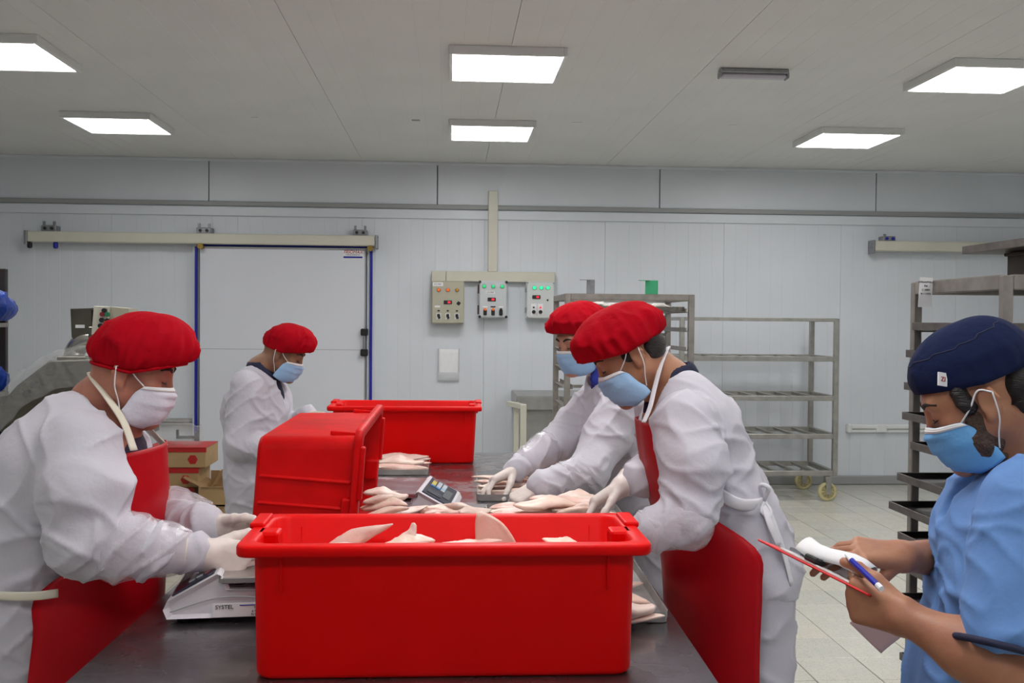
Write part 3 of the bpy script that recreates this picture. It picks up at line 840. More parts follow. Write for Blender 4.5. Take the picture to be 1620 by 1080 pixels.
# ------------------------------------------------------------------ bench scales
M_SCALE = mat('scale_white', C8(218, 216, 222), .38)
M_PAD = mat('keypad_dark', C8(40, 42, 58), .35)
def scale(label, loc, rz, pan, side_label):
    t = thing('bench_scale', label, 'scale', loc, (0, 0, rz), group='bench scales')
    prof = [(-.172, .014), (-.178, .03), (-.172, .066), (-.160, .072), (.048, .074), (.058, .106), (.066, .110), (.172, .052), (.180, .034), (.172, .014)]
    ny = 6; ys = [(-.158, .012), (-.165, .004), (-.168, 0), (.168, 0), (.165, .004), (.158, .012)]
    loops = []
    cx, cz = 0, .05
    for y, ins in ys:
        loops.append([(x - math.copysign(ins, x - cx) * .9, y, z - math.copysign(ins, z - cz) * .6) for x, z in prof])
    g = loft(loops)
    g = (g[0], [tuple(reversed(f)) for f in g[1]])
    obj('body', g, M_SCALE, t)
    if side_label:
        v = []
        obj('side_groove', tube([(-.165, .1685, .030), (-.05, .1685, .052), (.06, .1685, .058), (.165, .1685, .030)], .0016, 6, 8), M_PROF, t)
    obj('pan', join(loft([rrect(.236, .336, .088, .012), rrect(.244, .344, .091, .014), rrect(.244, .344, .100, .014), rrect(.240, .340, .1025, .013), rrect(.232, .332, .1015, .012)])), pan, t, loc=(-.058, 0, 0))
    obj('pan_support', join(*[cyl((-.058 + sx * .08, sy * .11, .070), (-.058 + sx * .08, sy * .11, .09), .014, 10) for sx in (-1, 1) for sy in (-1, 1)]), M_BLACK, t)
    th = math.atan2(.058, .106)
    M = Matrix.Translation((.120, 0, .0825)) @ Matrix.Rotation(th, 4, 'Y')
    k = obj('keypad', xf(box((0, 0, 0), (.102, .29, .005), .002), M), M_PAD, t)
    kc = [C8(190, 196, 204), C8(205, 190, 90), C8(150, 195, 220), C8(80, 140, 200), C8(150, 90, 100)]
    cols = [mat('key_%d' % i, c, .5) for i, c in enumerate(kc)]
    for i in range(3):
        for j in range(5):
            m = cols[1] if (i == 0 and j in (1, 2, 3)) else cols[3] if j == 4 and i != 2 else cols[4] if i == 0 and j == 0 else cols[2] if j == 3 and i == 2 else cols[0]
            obj('key', xf(box((-.032 + i * .019, .115 - j * .024 - .01, .004), (.015, .017, .004), .001), M), m, k)
    obj('display_window', xf(box((.028, -.01, .003), (.026, .14, .003)), M), mat('lcd_grey', C8(86, 92, 96), .25), k)
    obj('display_window', xf(box((-.012, -.09, .003), (.05, .05, .003)), M), mat('lcd_dark', C8(60, 64, 72), .25), k)
    for sx in (-1, 1):
        for sy in (-1, 1): obj('foot', lathe([(.016, 0), (.018, .008), (.012, .016)], 10, (sx * .14, sy * .13, 0)), M_BLACK, t)
    if side_label:
        l = obj('rating_label', box((-.02, .169, .030), (.19, .002, .030)), M_PAPER, t)
        R = (math.pi / 2, 0, math.pi)
        text('lettering', 'SYSTEL', .0125, M_INK, l, (.050, .1705, .037), R)
        obj('label_rule', box((-.045, .1702, .040), (.125, .0008, .002)), M_BLUE, l)
        for i, s in enumerate(('MAX 31 kg', 'e = 5 g   220 V', 'N 0461   50 Hz')):
            text('small_lettering', s, .0072, M_INK, l, (-.03, .1705, .0345 - .0075 * i), R)
    return t
M_PANW = mat('pan_steel', C8(190, 186, 184), .28, .85, var=.2, vscale=14, bump=.05, bscale=30)
M_PANR = mat('pan_wet_red', C8(150, 82, 92), .22, .75, var=.5, vscale=11, col2=C8(196, 180, 182), rvar=.1)
sc1 = scale('white bench scale at the front left under the gloved hands', (-.455, 2.412, TZ), math.pi + .10, M_PANW, True)
sc2 = scale('white bench scale with a wet pan in the middle, its keypad turned right', (-.147, 3.475, TZ), -.10, M_PANR, False)

# ------------------------------------------------------------------ pale meat fillets
M_MEAT = [mat('meat_pale', C8(226, 196, 184), .36, var=.2, vscale=14, col2=C8(232, 212, 200), bump=.25, bscale=45, sss=.08),
          mat('meat_pinker', C8(222, 178, 166), .34, vscale=16, col2=C8(231, 206, 194), bump=.25, bscale=45, sss=.08),
          mat('meat_creamy', C8(231, 208, 192), .38, vscale=12, col2=C8(225, 186, 172), bump=.2, bscale=40, sss=.08)]
def fillet_geo(L, W, Tk, bend, seed, tip=.10, nl=24, nc=18):
    r = random.Random(seed); v = []; f = []
    ph = [r.uniform(0, 6.28) for _ in range(5)]
    for i in range(nl):
        t = i / (nl - 1)
        s = (math.sin(math.pi * min(1, t * 1.25 + .02) ** .62 * .5) if t < .4 else 1) * (1 - (max(0, t - .3) / .7) ** 1.7 * (1 - tip))
        if i in (0, nl - 1): s *= .3
        wv = W / 2 * max(.05, s) * (1 + .10 * math.sin(9 * t + ph[0])); h = Tk / 2 * max(.08, s ** .7) * (1 + .15 * math.sin(7 * t + ph[1]))
        cy = bend * math.sin(t * math.pi) + .006 * math.sin(8 * t + ph[2]); cz = .004 * math.sin(6 * t + ph[3])
        for k in range(nc):
            a = 2 * math.pi * k / nc
            rr = 1 + .10 * math.sin(3 * a + ph[4] + 3 * t) + .05 * math.sin(5 * a + 8 * t)
            groove = -.22 * math.exp(-((a - 1.7) / .35) ** 2) * (1 if t < .75 else 0)
            lump = .30 * (noise3(np.array([[t * 7 + seed * 3.3, math.cos(a) * 1.6 + 5, math.sin(a) * 1.6 + 5]]))[0] - .5) + .22 * (noise3(np.array([[t * 17 + seed, math.cos(a) * 3 + 9, math.sin(a) * 3 + 5]]))[0] - .5)
            v.append(((t - .5) * L, cy + wv * math.cos(a) * (rr + lump), cz + h * math.sin(a) * (rr + groove + 1.5 * lump)))
    for i in range(nl - 1):
        for k in range(nc):
            a = i * nc + k; b = i * nc + (k + 1) % nc
            f.append((a, a + nc, b + nc, b))
    f.append(tuple(range(nc))); f.append(tuple(reversed(range((nl - 1) * nc, nl * nc))))
    return (v, f)
FIL = [mesh('fillet', fillet_geo(.235, .072, .030, .010, 1), M_MEAT[0], True), mesh('fillet', fillet_geo(.25, .066, .028, -.012, 2), M_MEAT[1], True),
       mesh('fillet', fillet_geo(.22, .080, .034, .006, 3, .22), M_MEAT[2], True), mesh('fillet', fillet_geo(.24, .07, .030, .016, 4, .06), M_MEAT[1], True),
       mesh('fillet', fillet_geo(.20, .085, .038, -.004, 5, .3), M_MEAT[0], True), mesh('fillet', fillet_geo(.26, .062, .026, .0, 6, .05), M_MEAT[2], True)]
def fillet(k, p, rot, label, group, sc=1.0):
    o = share('meat_fillet', FIL[k % 6], None, p, rot); o.scale = (sc, sc, sc)
    return tag(o, label, 'meat', group)
ORD = ['first', 'second', 'third', 'fourth', 'fifth', 'sixth', 'seventh', 'eighth', 'ninth', 'tenth', 'eleventh', 'twelfth', 'thirteenth', 'fourteenth', 'fifteenth', 'sixteenth']

M_TRAYL = mat('tray_grey_metal', C8(170, 168, 166), .45, .55, var=.2, vscale=20)
def flat_tray(label, loc, rz, W, D, H, m, cat='tray', group=None, name='metal_tray'):
    o = tag(obj(name, loft([rrect(W - .012, D - .012, 0, .012, 3), rrect(W - .004, D - .004, .002, .014, 3), rrect(W, D, H, .016, 3), rrect(W - .004, D - .004, H, .015, 3), rrect(W - .010, D - .010, .004, .012, 3)]), m, loc=loc), label, cat, group)
    o.rotation_euler = (0, 0, rz); return o
# tray beside the front tub, right
fr = PZ(1064, 987, TZ)
flat_tray('grey metal tray on the right edge of the table, partly behind the front tub', (fr.x - .20, fr.y + .29, TZ), -.024, .40, .56, .026, M_TRAYL, group='trays on the table')
for i, (px, py, a, k, z) in enumerate(((1003, 976, -.05, 0, .022), (986, 950, -.12, 2, .022), (975, 924, .0, 1, .022), (965, 900, .1, 3, .022), (985, 962, 0.15, 4, .045))):
    p = PZ(px, py, TZ + z)
    fillet(k, (min(p.x, fr.x - .14), p.y, TZ + z), (.05, 0, a), '%s pale fillet from the front in the tray at the right table edge' % ORD[i], 'fillets in the right-hand tray')
# tray under the gloved hands of the worker at the back
b0 = PZ(752, 789, TZ); 
flat_tray('grey metal tray under the gloved hands of the worker at the back', (b0.x + .24, b0.y + .19, TZ), -.02, .46, .50, .026, M_TRAYL, group='trays on the table')
n = 0
for j in range(7):
    for i in range(2):
        q = Vector((b0.x + .125 + i * .20 + rng.uniform(-.01, .01), b0.y + .01 + j * .058, TZ + .024 + (.010 if j % 2 else 0) + (.012 if i else 0)))
        fillet(j + i * 2, q, (.22, 0, math.pi + rng.uniform(-.14, .14)), '%s fillet from the front, %s row, in the tray under the gloved hands' % (ORD[j], 'left' if i == 0 else 'right'), 'fillets in the tray under the gloves')
a0 = PZ(766, 815, TZ)
flat_tray('grey metal tray in front of the gloved hands, just behind the front tub', (a0.x + .235, a0.y - .08, TZ), -.02, .46, .32, .024, M_TRAYL, group='trays on the table')
for j in range(4):
    for i in range(2):
        q = Vector((a0.x + .135 + i * .19 + rng.uniform(-.015, .015), a0.y - .17 + j * .062, TZ + .026 + i * .012))
        fillet(j * 2 + i + 1, q, (.25, -.04, (math.pi if i else 0) + rng.uniform(-.2, .2)), '%s fillet from the front, %s row, in the tray behind the front tub' % (ORD[j], 'left' if i == 0 else 'right'), 'fillets in the tray behind the front tub')
for j in range(3):
    q = Vector((a0.x + .20 + j * .07, a0.y - .12 + j * .06, TZ + .058))
    fillet(j + 2, q, (.2, .03, rng.uniform(-.3, .3)), '%s fillet lying on top of the tray behind the front tub' % ORD[j], 'fillets in the tray behind the front tub')
# pile behind the wet scale, at the foot of the far tub
l0 = PZ(600, 752, TZ)
flat_tray('grey metal tray with stacked fillets between the wet scale and the far tub', (l0.x - .01, l0.y + .20, TZ), 0, .44, .40, .024, M_TRAYL, group='trays on the table')
for j in range(5):
    for i in range(2):
        q = Vector((l0.x - .11 + i * .20, l0.y + .05 + j * .07, TZ + .025 + (.018 if j % 2 else 0)))
        fillet(j + 3 * i, q, (.2, 0, rng.uniform(-.12, .12)), '%s fillet from the front in the %s stack behind the wet scale' % (ORD[j], 'left' if i == 0 else 'right'), 'fillets stacked behind the wet scale')
# spilled heap in front of the wet scale
heap = [(590, 790, 3.02, .05, .5, 4), (606, 800, 2.98, .07, -.4, 2), (640, 809, 3.0, .05, .6, 0), (592, 812, 2.88, .05, .1, 2), (664, 812, 3.04, .03, 2.6, 1), (580, 781, 3.10, .10, .3, 4),
        (690, 808, 3.06, .03, .3, 2), (730, 803, 3.10, .04, -.2, 4), (712, 811, 3.0, .03, .5, 3), (752, 809, 3.04, .03, .9, 0), (630, 820, 2.86, .03, -.4, 5), (700, 822, 2.86, .02, .4, 4), (745, 820, 2.92, .02, 2.2, 1),
        (590, 828, 2.80, .04, .7, 2), (620, 832, 2.78, .02, -.3, 4), (660, 830, 2.82, .02, .2, 0)]
for i, (px, py, Y, dz, a, k) in enumerate(heap):
    p = P(px, py, Y)
    fillet(k, (max(p.x, -.19), p.y, max(TZ + .019, p.z)), (rng.uniform(-.25, .25), rng.uniform(-.2, .2), a), '%s pale fillet in the heap spilled from the tipped tub' % ORD[i], 'fillets spilled from the tipped tub', .72)
# fillets in the front tub
base_z = TZ + .018
for i in range(22):
    q = Vector((c.x - .24 + (i % 6) * .096 + rng.uniform(-.015, .015), front_y + .11 + (i // 6 % 2) * .095, base_z + .02 + (i // 6) * .038))
    fillet(i, q, (rng.uniform(-.15, .15), rng.uniform(-.08, .08), rng.choice((0, math.pi)) + rng.uniform(-.25, .25)), '%s fillet from the left in the %s hidden layer inside the front red tub' % (ORD[i % 6], ORD[i // 6]), 'fillets low in the front tub', .9)
for (px, py, Y, rot, k, s, lab) in ((540, 873, 2.08, (.9, -.52, 0), 3, 1.0, 'long pointed fillet sticking up at the left inside the front tub'),
                                  (636, 862, 2.02, (.3, -.10, .3), 2, .62, 'lumpy pale fillet beside the pointed one in the front tub'),
                                  (645, 850, 2.04, (1.2, -1.1, .2), 4, .32, 'small upright knob of fillet at the left middle of the front tub'),
                                  (738, 862, 2.03, (.1, -.10, .1), 3, .6, 'flat pale fillet lying against the fin in the front tub'),
                                  (705, 861, 1.99, (.1, .02, 3.0), 0, .5, 'folded fillet tip just left of the fin in the front tub'),
                                  (890, 858, 2.0, (.25, .20, .02), 2, .38, 'single pale fillet lying at the right inside the front tub'),
                                  (562, 863, 2.0, (.1, .1, .6), 1, .45, 'fillet at the left end under the pointed one in the front tub'),
                                  (840, 872, 2.03, (0, 0, .3), 1, .7, 'fillet low between the fin and the right end of the front tub')):
    p = P(px, py, Y); o = fillet(k, tuple(p), rot, lab, 'fillets on top in the front tub', s)
    if px == 540: o.scale = (1.0, .70, .85)
# the tall curved fin
fp = P(775, 843, 2.06)
out = [(-.028, .04), (-.030, .020), (-.028, -.02), (-.02, -.05), (.07, -.06), (.062, -.035), (.048, -.008), (.028, .018), (.004, .036), (-.018, .046)]
loops = []
for y, s in ((-.008, .86), (-.0065, .97), (-.002, 1.0), (.002, 1.0), (.0065, .97), (.008, .86)):
    loops.append([(x * s, y + .012 * (x / .06) ** 2, z * s) for x, z in [(q.x, q.y) for q in catmull([(a, b, 0) for a, b in out], 4)]])
o = obj('meat_fin', loft(loops), M_MEAT[2], loc=tuple(fp), smooth=True); o.rotation_euler = (.1, 0, .15)
tag(o, 'tall curved fin shaped piece standing upright in the front tub', 'meat')
# the piece held by the left worker, on the near scale
hp = P(392, 853, 2.36)
fillet(0, tuple(hp), (.2, -.18, .2), 'pale fillet held in both gloved hands over the front scale', None)

# ------------------------------------------------------------------ tray rack at the right
RX, RY0, RY1 = 1.632, 2.88, 3.452
pz = P(1474, 447, 3.45).z
rk = thing('tray_rack', 'tall steel rack full of dark baking trays at the right behind the man in blue', 'rack', (RX, RY1, 0))
def at(x, y, z): return (x - RX, y - RY1, z)
for x in (RX, RX + .66):
    for y in (RY0, RY1):
        l = obj('post', box(at(x, y, pz / 2 + .05), (.03, .03, pz - .1), .003), M_RACK, rk)
        obj('caster', join(cyl(at(x - .012, y, .05), at(x + .012, y, .05), .05, 16), box(at(x, y, .09), (.036, .03, .05))), M_BLACK, l)
obj('top_frame', join(*[box(at(x, (RY0 + RY1) / 2, pz - .02), (.03, RY1 - RY0 - .03, .045), .003) for x in (RX, RX + .66)],
                      *[box(at(RX + .33, y, pz - .02), (.63, .03, .045), .003) for y in (RY0, RY1)]), M_RACK, rk)
obj('base_frame', join(*[box(at(x, (RY0 + RY1) / 2, .13), (.03, RY1 - RY0 - .03, .03)) for x in (RX, RX + .66)],
                       *[box(at(RX + .33, y, .13), (.63, .03, .03)) for y in (RY0, RY1)]), M_RACK, rk)
tray_px = [(1443, 510), (1433, 553), (1430, 604), (1427, 651), (1440, 698), (1419, 747), (1406, 792), (1420, 840), (1425, 888), (1423, 937), (1423, 1031)]
TDp = .535
def tray_geo(L, D, H, th=.004):
    return join(box((L / 2, -D / 2, th / 2), (L - .002, D - .002, th)), box((th / 2, -D / 2, H / 2), (th, D, H), .001), box((L - th / 2, -D / 2, H / 2), (th, D, H), .001),
                box((L / 2, -th / 2, H / 2), (L - 2 * th, th, H), .001), box((L / 2, -D + th / 2, H / 2), (L - 2 * th, th, H), .001))
TH = .026
tray_me = mesh('baking_tray', tray_geo(.64, TDp, TH), M_TRAY)
for i, (px, py) in enumerate(tray_px):
    p = P(px, py, RY1 - .02)
    o = share('baking_tray', tray_me, None, (p.x, RY1 - .019, p.z - TH))
    tag(o, '%s dark metal baking tray from the top in the rack at the right' % ORD[i], 'tray', 'baking trays in the right-hand rack')
    li = obj('tray_liner', box((.32, -TDp / 2, .0052), (.62, TDp - .02, .001)), M_TRAYIN, o)
    obj('inner_wall', join(box((.32, -.0055, TH / 2 + .001), (.62, .001, TH - .005)), box((.0055, -TDp / 2, TH / 2 + .001), (.001, TDp - .014, TH - .005))), M_TRAYIN, o)
    for y in (RY0 + .014, RY1 - .016):
        obj('runner', box(at(RX + .33, y, p.z - TH - .004), (.66, .018, .006)), M_RACK, rk)
pt = P(1486, 464, 3.40)
ps = thing('paper_note', 'small white paper note stuck on the corner post of the tray rack', 'note', (RX - .041, 3.30, pt.z), (0, 0, math.radians(8)))
sh = obj('paper_sheet', xf(box((0, 0, 0), (.048, .002, .100)), Matrix.Rotation(.05, 4, 'Y')), M_PAPER, ps, loc=(0, 0, 0))
for i, s in enumerate(('ESPINAS/PULLA', 'P/A', 'F: 12/02', 'V: 11/2/23')):
    text('lettering', s, .0085 if i == 0 else .009, M_INK, sh, (0, -.0018, .034 - .013 * i), (math.pi / 2, 0, 0))
# crate and loose tray on the rack's top
bxp = P(1590, 430, 3.30)
cr = thing('metal_crate', 'dark brown metal box on top of the tray rack', 'box', (bxp.x + .16, 3.14, pz + .003))
M_CRATE = mat('brown_metal', C8(72, 62, 52), .5, .4, var=.4, vscale=12)
ztop = P(1590, 397, 3.30).z
ch = ztop - pz - .01
obj('body', join(box((0, 0, ch / 2), (.32, .30, ch), .004), box((0, 0, ch - .006), (.335, .315, .012), .003)), M_CRATE, cr)
obj('strap', tube([(-.20, -.02, .004), (-.165, -.02, ch * .8)], .006, 6), M_BLACK, cr)
tp = P(1522, 399, 3.40)
o = share('baking_tray', tray_me, None, (tp.x, 3.40, pz + .003 + ch + .002)); tag(o, 'grey baking tray lying on the brown box above the tray rack', 'tray', 'baking trays in the right-hand rack')

# ------------------------------------------------------------------ slide rack at the back, behind the two men
AY0, AY1 = 6.5, 7.2
A = [P(897, 600, AY0), P(1092, 600, AY0)]
az = P(1092, 466, AY0).z
ra = thing('tray_rack', 'grey steel slide rack behind the two bending workers, near the back wall', 'rack', (A[0].x, AY0, 0))
AW = A[1].x - A[0].x
for x in (0, AW):
    for y in (0, AY1 - AY0):
        l = obj('post', box((x, y, az / 2 + .06), (.038, .038, az - .12), .003), M_RACK, ra)
        obj('caster', join(cyl((x - .012, y, .06), (x + .012, y, .06), .06, 14), box((x, y, .11), (.034, .03, .06))), M_BLACK, l)
obj('top_frame', join(*[box((x, (AY1 - AY0) / 2, az - .02), (.038, AY1 - AY0 - .04, .04), .003) for x in (0, AW)], *[box((AW / 2, y, az - .02), (AW - .038, .038, .04), .003) for y in (0, AY1 - AY0)]), M_RACK, ra)
for i in range(11):
    z = az - .115 - i * .125
    for x, s in ((0, -1), (AW, 1)): obj('runner', join(box((x - s * .014, (AY1 - AY0) / 2, z), (.045, AY1 - AY0 + .02, .006)), box((x - s * .034, (AY1 - AY0) / 2, z + .012), (.006, AY1 - AY0 + .02, .026))), M_RACK, ra)
    obj('cross_bar', box((AW / 2, AY1 - AY0, z - .03), (AW, .02, .022)), M_RACK, ra)
M_TABG = mat('green_film', C8(60, 168, 120), .3, alpha=.9)
for px0, px1, mm in ((928, 941, M_GALV), (1021, 1041, M_TABG)):
    a, b = P(px0, 448, AY0), P(px1, 448, AY0)
    obj('card_holder', join(box(((a.x + b.x) / 2 - A[0].x, 0, az + .045), (b.x - a.x, .008, .09), .002), box((a.x - A[0].x - .01, -.012, az + .088), (.07, .02, .004))), mm, ra)
zt = az - .115 + .006
o = flat_tray('pale frosted tray on the top slide of the rack behind the workers', (A[0].x + AW / 2, (AY0 + AY1) / 2, zt), 0, AW - .06, .62, .03, M_STEEL)
lump = G()
for i in range(26):
    add(lump, xf(fillet_geo(.13, .09, .04, 0, i, .4, 8, 8), Matrix.Translation((rng.uniform(-AW / 2 + .1, AW / 2 - .1), rng.uniform(-.24, .24), .03 + rng.uniform(0, .02))) @ Matrix.Rotation(rng.uniform(0, 6), 4, 'Z')))
q = obj('frozen_meat', lump, mat('frosted', C8(226, 222, 216), .5), o, True); q['kind'] = 'stuff'
# ------------------------------------------------------------------ shelf trolley by the back wall
BY0 = 8.62; BY1 = 9.22
b1 = P(1322, 600, BY0); b0x = P(1078, 600, BY0).x
bz = P(1322, 504, BY0).z
tb = thing('shelf_trolley', 'empty steel trolley with four slatted shelves by the back wall', 'trolley', (b0x, BY0, 0))
BW = b1.x - b0x
M_TROL = mat('trolley_steel', C8(174, 172, 166), .38, .75, var=.2, vscale=16)
M_WHEEL = mat('wheel_nylon', C8(196, 186, 140), .5, var=.2, vscale=20)
zb = P(1322, 752, BY0).z
for x in (0, BW):
    for y in (0, BY1 - BY0):
        obj('post', box((x, y, (bz + zb) / 2), (.042, .042, bz - zb), .004), M_TROL, tb)
        k = obj('caster', join(box((x - (.02 if x else -.02) * 3, y, zb - .055), (.05, .065, .006)), box((x - (.02 if x else -.02) * 3, y - .033, zb - .10), (.045, .005, .12)), box((x - (.02 if x else -.02) * 3, y + .033, zb - .10), (.045, .005, .12)), box((x - (.02 if x else -.02) * 3, y, zb - .03), (.05, .05, .05))), M_TROL, tb)
        xw = x - (.02 if x else -.02) * 3; rw = .082
        wg = G()
        add(wg, xf(lathe([(rw - .014, -.022), (rw, -.016), (rw, .016), (rw - .014, .022), (rw - .026, .018), (rw - .026, -.018)], 26), Matrix.Translation((xw, y, rw)) @ Matrix.Rotation(math.pi / 2, 4, 'X')))
        add(wg, cyl((xw, y - .026, rw), (xw, y + .026, rw), .024, 14)); add(wg, cyl((xw, y - .006, rw), (xw, y + .006, rw), rw - .02, 26))
        for s in range(10):
            a = s * math.pi / 5; add(wg, bar((xw + .02 * math.cos(a), y, rw + .02 * math.sin(a)), (xw + (rw - .02) * math.cos(a), y, rw + (rw - .02) * math.sin(a)), .008, .036, upv=(0, 1, 0)))
        obj('wheel', wg, M_WHEEL, k)
zs = [P(1322, y, BY0).z for y in (568, 630, 690, 748)]
for z in zs:
    s = obj('shelf', join(box((BW / 2, 0, z), (BW - .042, .04, .042), .003), box((BW / 2, BY1 - BY0, z), (BW - .042, .04, .042), .003), box((0, (BY1 - BY0) / 2, z), (.04, BY1 - BY0 - .042, .042), .003), box((BW, (BY1 - BY0) / 2, z), (.04, BY1 - BY0 - .042, .042), .003)), M_TROL, tb)
    ns = int(BW / .155)
    for i in range(1, ns): obj('slat', box((BW * i / ns, (BY1 - BY0) / 2, z + .006), (.034, BY1 - BY0 - .04, .022), .002), M_TROL, s)
obj('top_frame', join(box((BW / 2, 0, bz - .012), (BW - .042, .04, .03), .003), box((0, (BY1 - BY0) / 2, bz - .012), (.04, BY1 - BY0 - .042, .03), .003), box((BW, (BY1 - BY0) / 2, bz - .012), (.04, BY1 - BY0 - .042, .03), .003)), M_TROL, tb)

# ------------------------------------------------------------------ steel counter and white guard at the back
k0 = P(818, 617, 8.7); kz = P(850, 627, 8.7).z
ct = thing('steel_counter', 'grey steel counter by the back wall, left of the slide rack', 'counter', (k0.x, 8.7, 0))
M_CNT = mat('counter_steel', C8(170, 170, 166), .4, .7, var=.15, vscale=10)
obj('worktop', join(box((.45, .38, kz), (.9, .76, .006), .001), box((.45, 0, kz - .06), (.9, .012, .11), .003), box((0, .38, kz - .06), (.012, .76, .11), .003)), M_CNT, ct)
obj('front_panel', box((.47, .06, kz / 2 - .02), (.80, .02, kz - .16), .003), M_CNT, ct)
for x in (.05, .85):
    for y in (.05, .70): obj('leg', box((x, y, kz / 2 - .03), (.04, .04, kz - .06), .003), M_CNT, ct)
g1, g2 = P(817, 640, 8.4), P(828, 640, 8.2)
gz1 = P(812, 636, 8.4).z
gd = thing('guard_rail', 'pair of cream guard posts joined at the top, in front of the steel counter', 'guard rail', (g1.x, 8.4, 0))
obj('post', box((0, 0, gz1 / 2), (.045, .045, gz1), .004), M_BEIGE, gd)
obj('post', box((g2.x - g1.x, -.2, gz1 / 2), (.05, .05, gz1), .004), M_BEIGE, gd)
obj('top_bar', bar((-.06, .12, gz1 - .02), (g2.x - g1.x, -.2, gz1 - .02), .04, .04, .003), M_BEIGE, gd)

# ------------------------------------------------------------------ left: rack with blue bags, filling machine, cartons
LY = 6.0
lp = P(6, 500, LY)
lr = thing('shelf_rack', 'dark shelf rack at the left edge holding blue bags', 'rack', (lp.x, LY, 0))
lz = P(6, 425, LY).z
for x in (0, -.7):
    for y in (0, -.5): obj('post', box((x, y, lz / 2), (.035, .035, lz), .003), mat('dark_post', C8(60, 56, 54), .5, .4), lr)
lshelf = [P(6, y, LY).z for y in (514, 622, 738, 850)]
for z in lshelf: obj('shelf', box((-.35, -.25, z), (.74, .54, .025), .003), M_RACK, lr)
obj('cross_bar', box((-.35, 0, lz - .03), (.68, .03, .03)), M_RACK, lr)
M_BAG = mat('blue_bag_film', C8(10, 62, 165), .35, var=.4, vscale=9, bump=.7, bscale=22, bdist=.03)
for i, (px, py, s) in enumerate(((-4, 484, 1.0), (-8, 600, .85), (-6, 710, .9))):
    p = P(px, py, LY - .16); zb_ = lshelf[i] + .014
    h = .17 * s
    V, F_ = sdf_mesh([ell((p.x - .06, p.y, zb_ + h * .5), (.15 * s, .16 * s, h * .5), None, .03), ell((p.x - .02, p.y - .05, zb_ + h * .75), (.09 * s, .1 * s, h * .42), None, .03)], .011)
    V = wrinkle(V, F_, .016, i); V[:, 2] = np.maximum(V[:, 2], zb_)
    root = thing('blue_bag', 'crumpled blue plastic bag on the %s shelf of the dark rack at the left edge' % ('upper', 'middle', 'lower')[i], 'bag', (p.x, p.y, zb_), group='blue bags on the left rack')
    np_obj('bag_film', V, F_, M_BAG, root)
def pp(px, py, Y=5.9): q = P(px, py, Y); return q
mb = pp(130, 700)
mc = thing('filling_machine', 'stainless filling machine with a sloping hopper under clear film, behind the left worker', 'machine', (mb.x, 5.9, 0))
M_MACH = mat('machine_steel', C8(112, 108, 96), .32, .75, var=.35, vscale=5, bump=.06, bscale=12)
def extr(pts, y0, y1, m, nm, par, bev=.01):
    l = []
    cx = sum(p[0] for p in pts) / len(pts); cz = sum(p[2] for p in pts) / len(pts)
    for y, s in ((y0, .97), (y0 + bev, 1), (y1 - bev, 1), (y1, .97)):
        l.append([(cx + (p[0] - cx) * s, y, cz + (p[2] - cz) * s) for p in pts])
    g = loft(l); return obj(nm, g, m, par, world=True)
extr([pp(*q) for q in ((6, 655), (50, 606), (100, 568), (165, 566), (225, 620), (225, 690), (60, 700), (22, 676))], 5.7, 6.25, M_MACH, 'hopper', mc)
extr([pp(*q) for q in ((60, 700), (215, 690), (215, 1010), (70, 1010))], 5.76, 6.2, M_MACH, 'base_cabinet', mc)
for px in (85, 200):
    q = pp(px, 1010)
    for y in (5.8, 6.15): obj('leg', cyl((q.x, y, 0), (q.x, y, q.z + .02), .03, 12), M_BLACK, mc, world=True)
mbx = extr([pp(*q) for q in ((115, 488), (149, 487), (149, 534), (117, 534))], 5.86, 6.05, M_MACH, 'motor_box', mc)
q = pp(131, 516); obj('label_plate', box((q.x, 5.857, q.z), (.05, .004, .018)), M_PAPER, mbx, world=True)
extr([pp(*q) for q in ((149, 490), (156, 491), (156, 534), (149, 534))], 5.87, 6.05, M_BLACK, 'bracket', mc, .004)
cpn = extr([pp(*q) for q in ((158, 484), (182, 485), (178, 531), (154, 529))], 5.80, 5.98, M_BEIGE, 'control_panel', mc)
extr([pp(*q) for q in ((182, 485), (212, 488), (208, 520), (178, 531))], 5.82, 5.98, M_HOUS[0], 'panel_side', cpn, .004)
for i, (px, py, m) in enumerate(((166, 491, M_BLACK), (163, 497, mat('knob_red', C8(140, 30, 40), .4)), (171, 497, mat('knob_green', C8(30, 120, 80), .4)), (162, 506, M_BLACK), (171, 507, M_BLACK), (160, 515, M_BLACK), (169, 517, M_BLACK))):
    q = pp(px, py, 5.8); obj('button', cyl((q.x, 5.78, q.z), (q.x, 5.802, q.z), .013, 10), m, cpn, world=True)
obj('outlet_pipe', tube([pp(152, 538), pp(132, 541), pp(120, 553), pp(118, 566)], [.055, .055, .055, .06], 16, 6), mat('polished_pipe', C8(190, 188, 182), .18, .9), mc, True, world=True)
obj('flange', join(box(tuple(pp(122, 567)), (.16, .18, .03), .004), box(tuple(pp(152, 536)), (.04, .14, .14), .004)), M_MACH, mc, world=True)
for px, py in ((46, 622), (57, 608)):
    q = pp(px, py, 5.7); obj('hopper_knob', cyl((q.x, 5.66, q.z), (q.x, 5.71, q.z), .02, 12), M_BLACK, mc, world=True)
M_FILM = mat('clear_film', C8(225, 226, 224), .12, bump=1.0, bscale=26, bdist=.03, alpha=.13)
top = [pp(*q) for q in ((2, 664), (14, 644), (48, 600), (80, 575), (110, 559), (140, 553), (170, 558), (205, 590), (232, 625))]
rows = []
for j in range(16):
    y = 5.655 + .64 * j / 15; row = []
    for i, q in enumerate(catmull(top, 4)):
        nz = noise3(np.array([[i * .55 + 3, j * .45 + 2, 1.5]]))[0]
        row.append((q.x + .01 * nz, y, q.z + .004 + .035 * nz))
    rows.append(row)
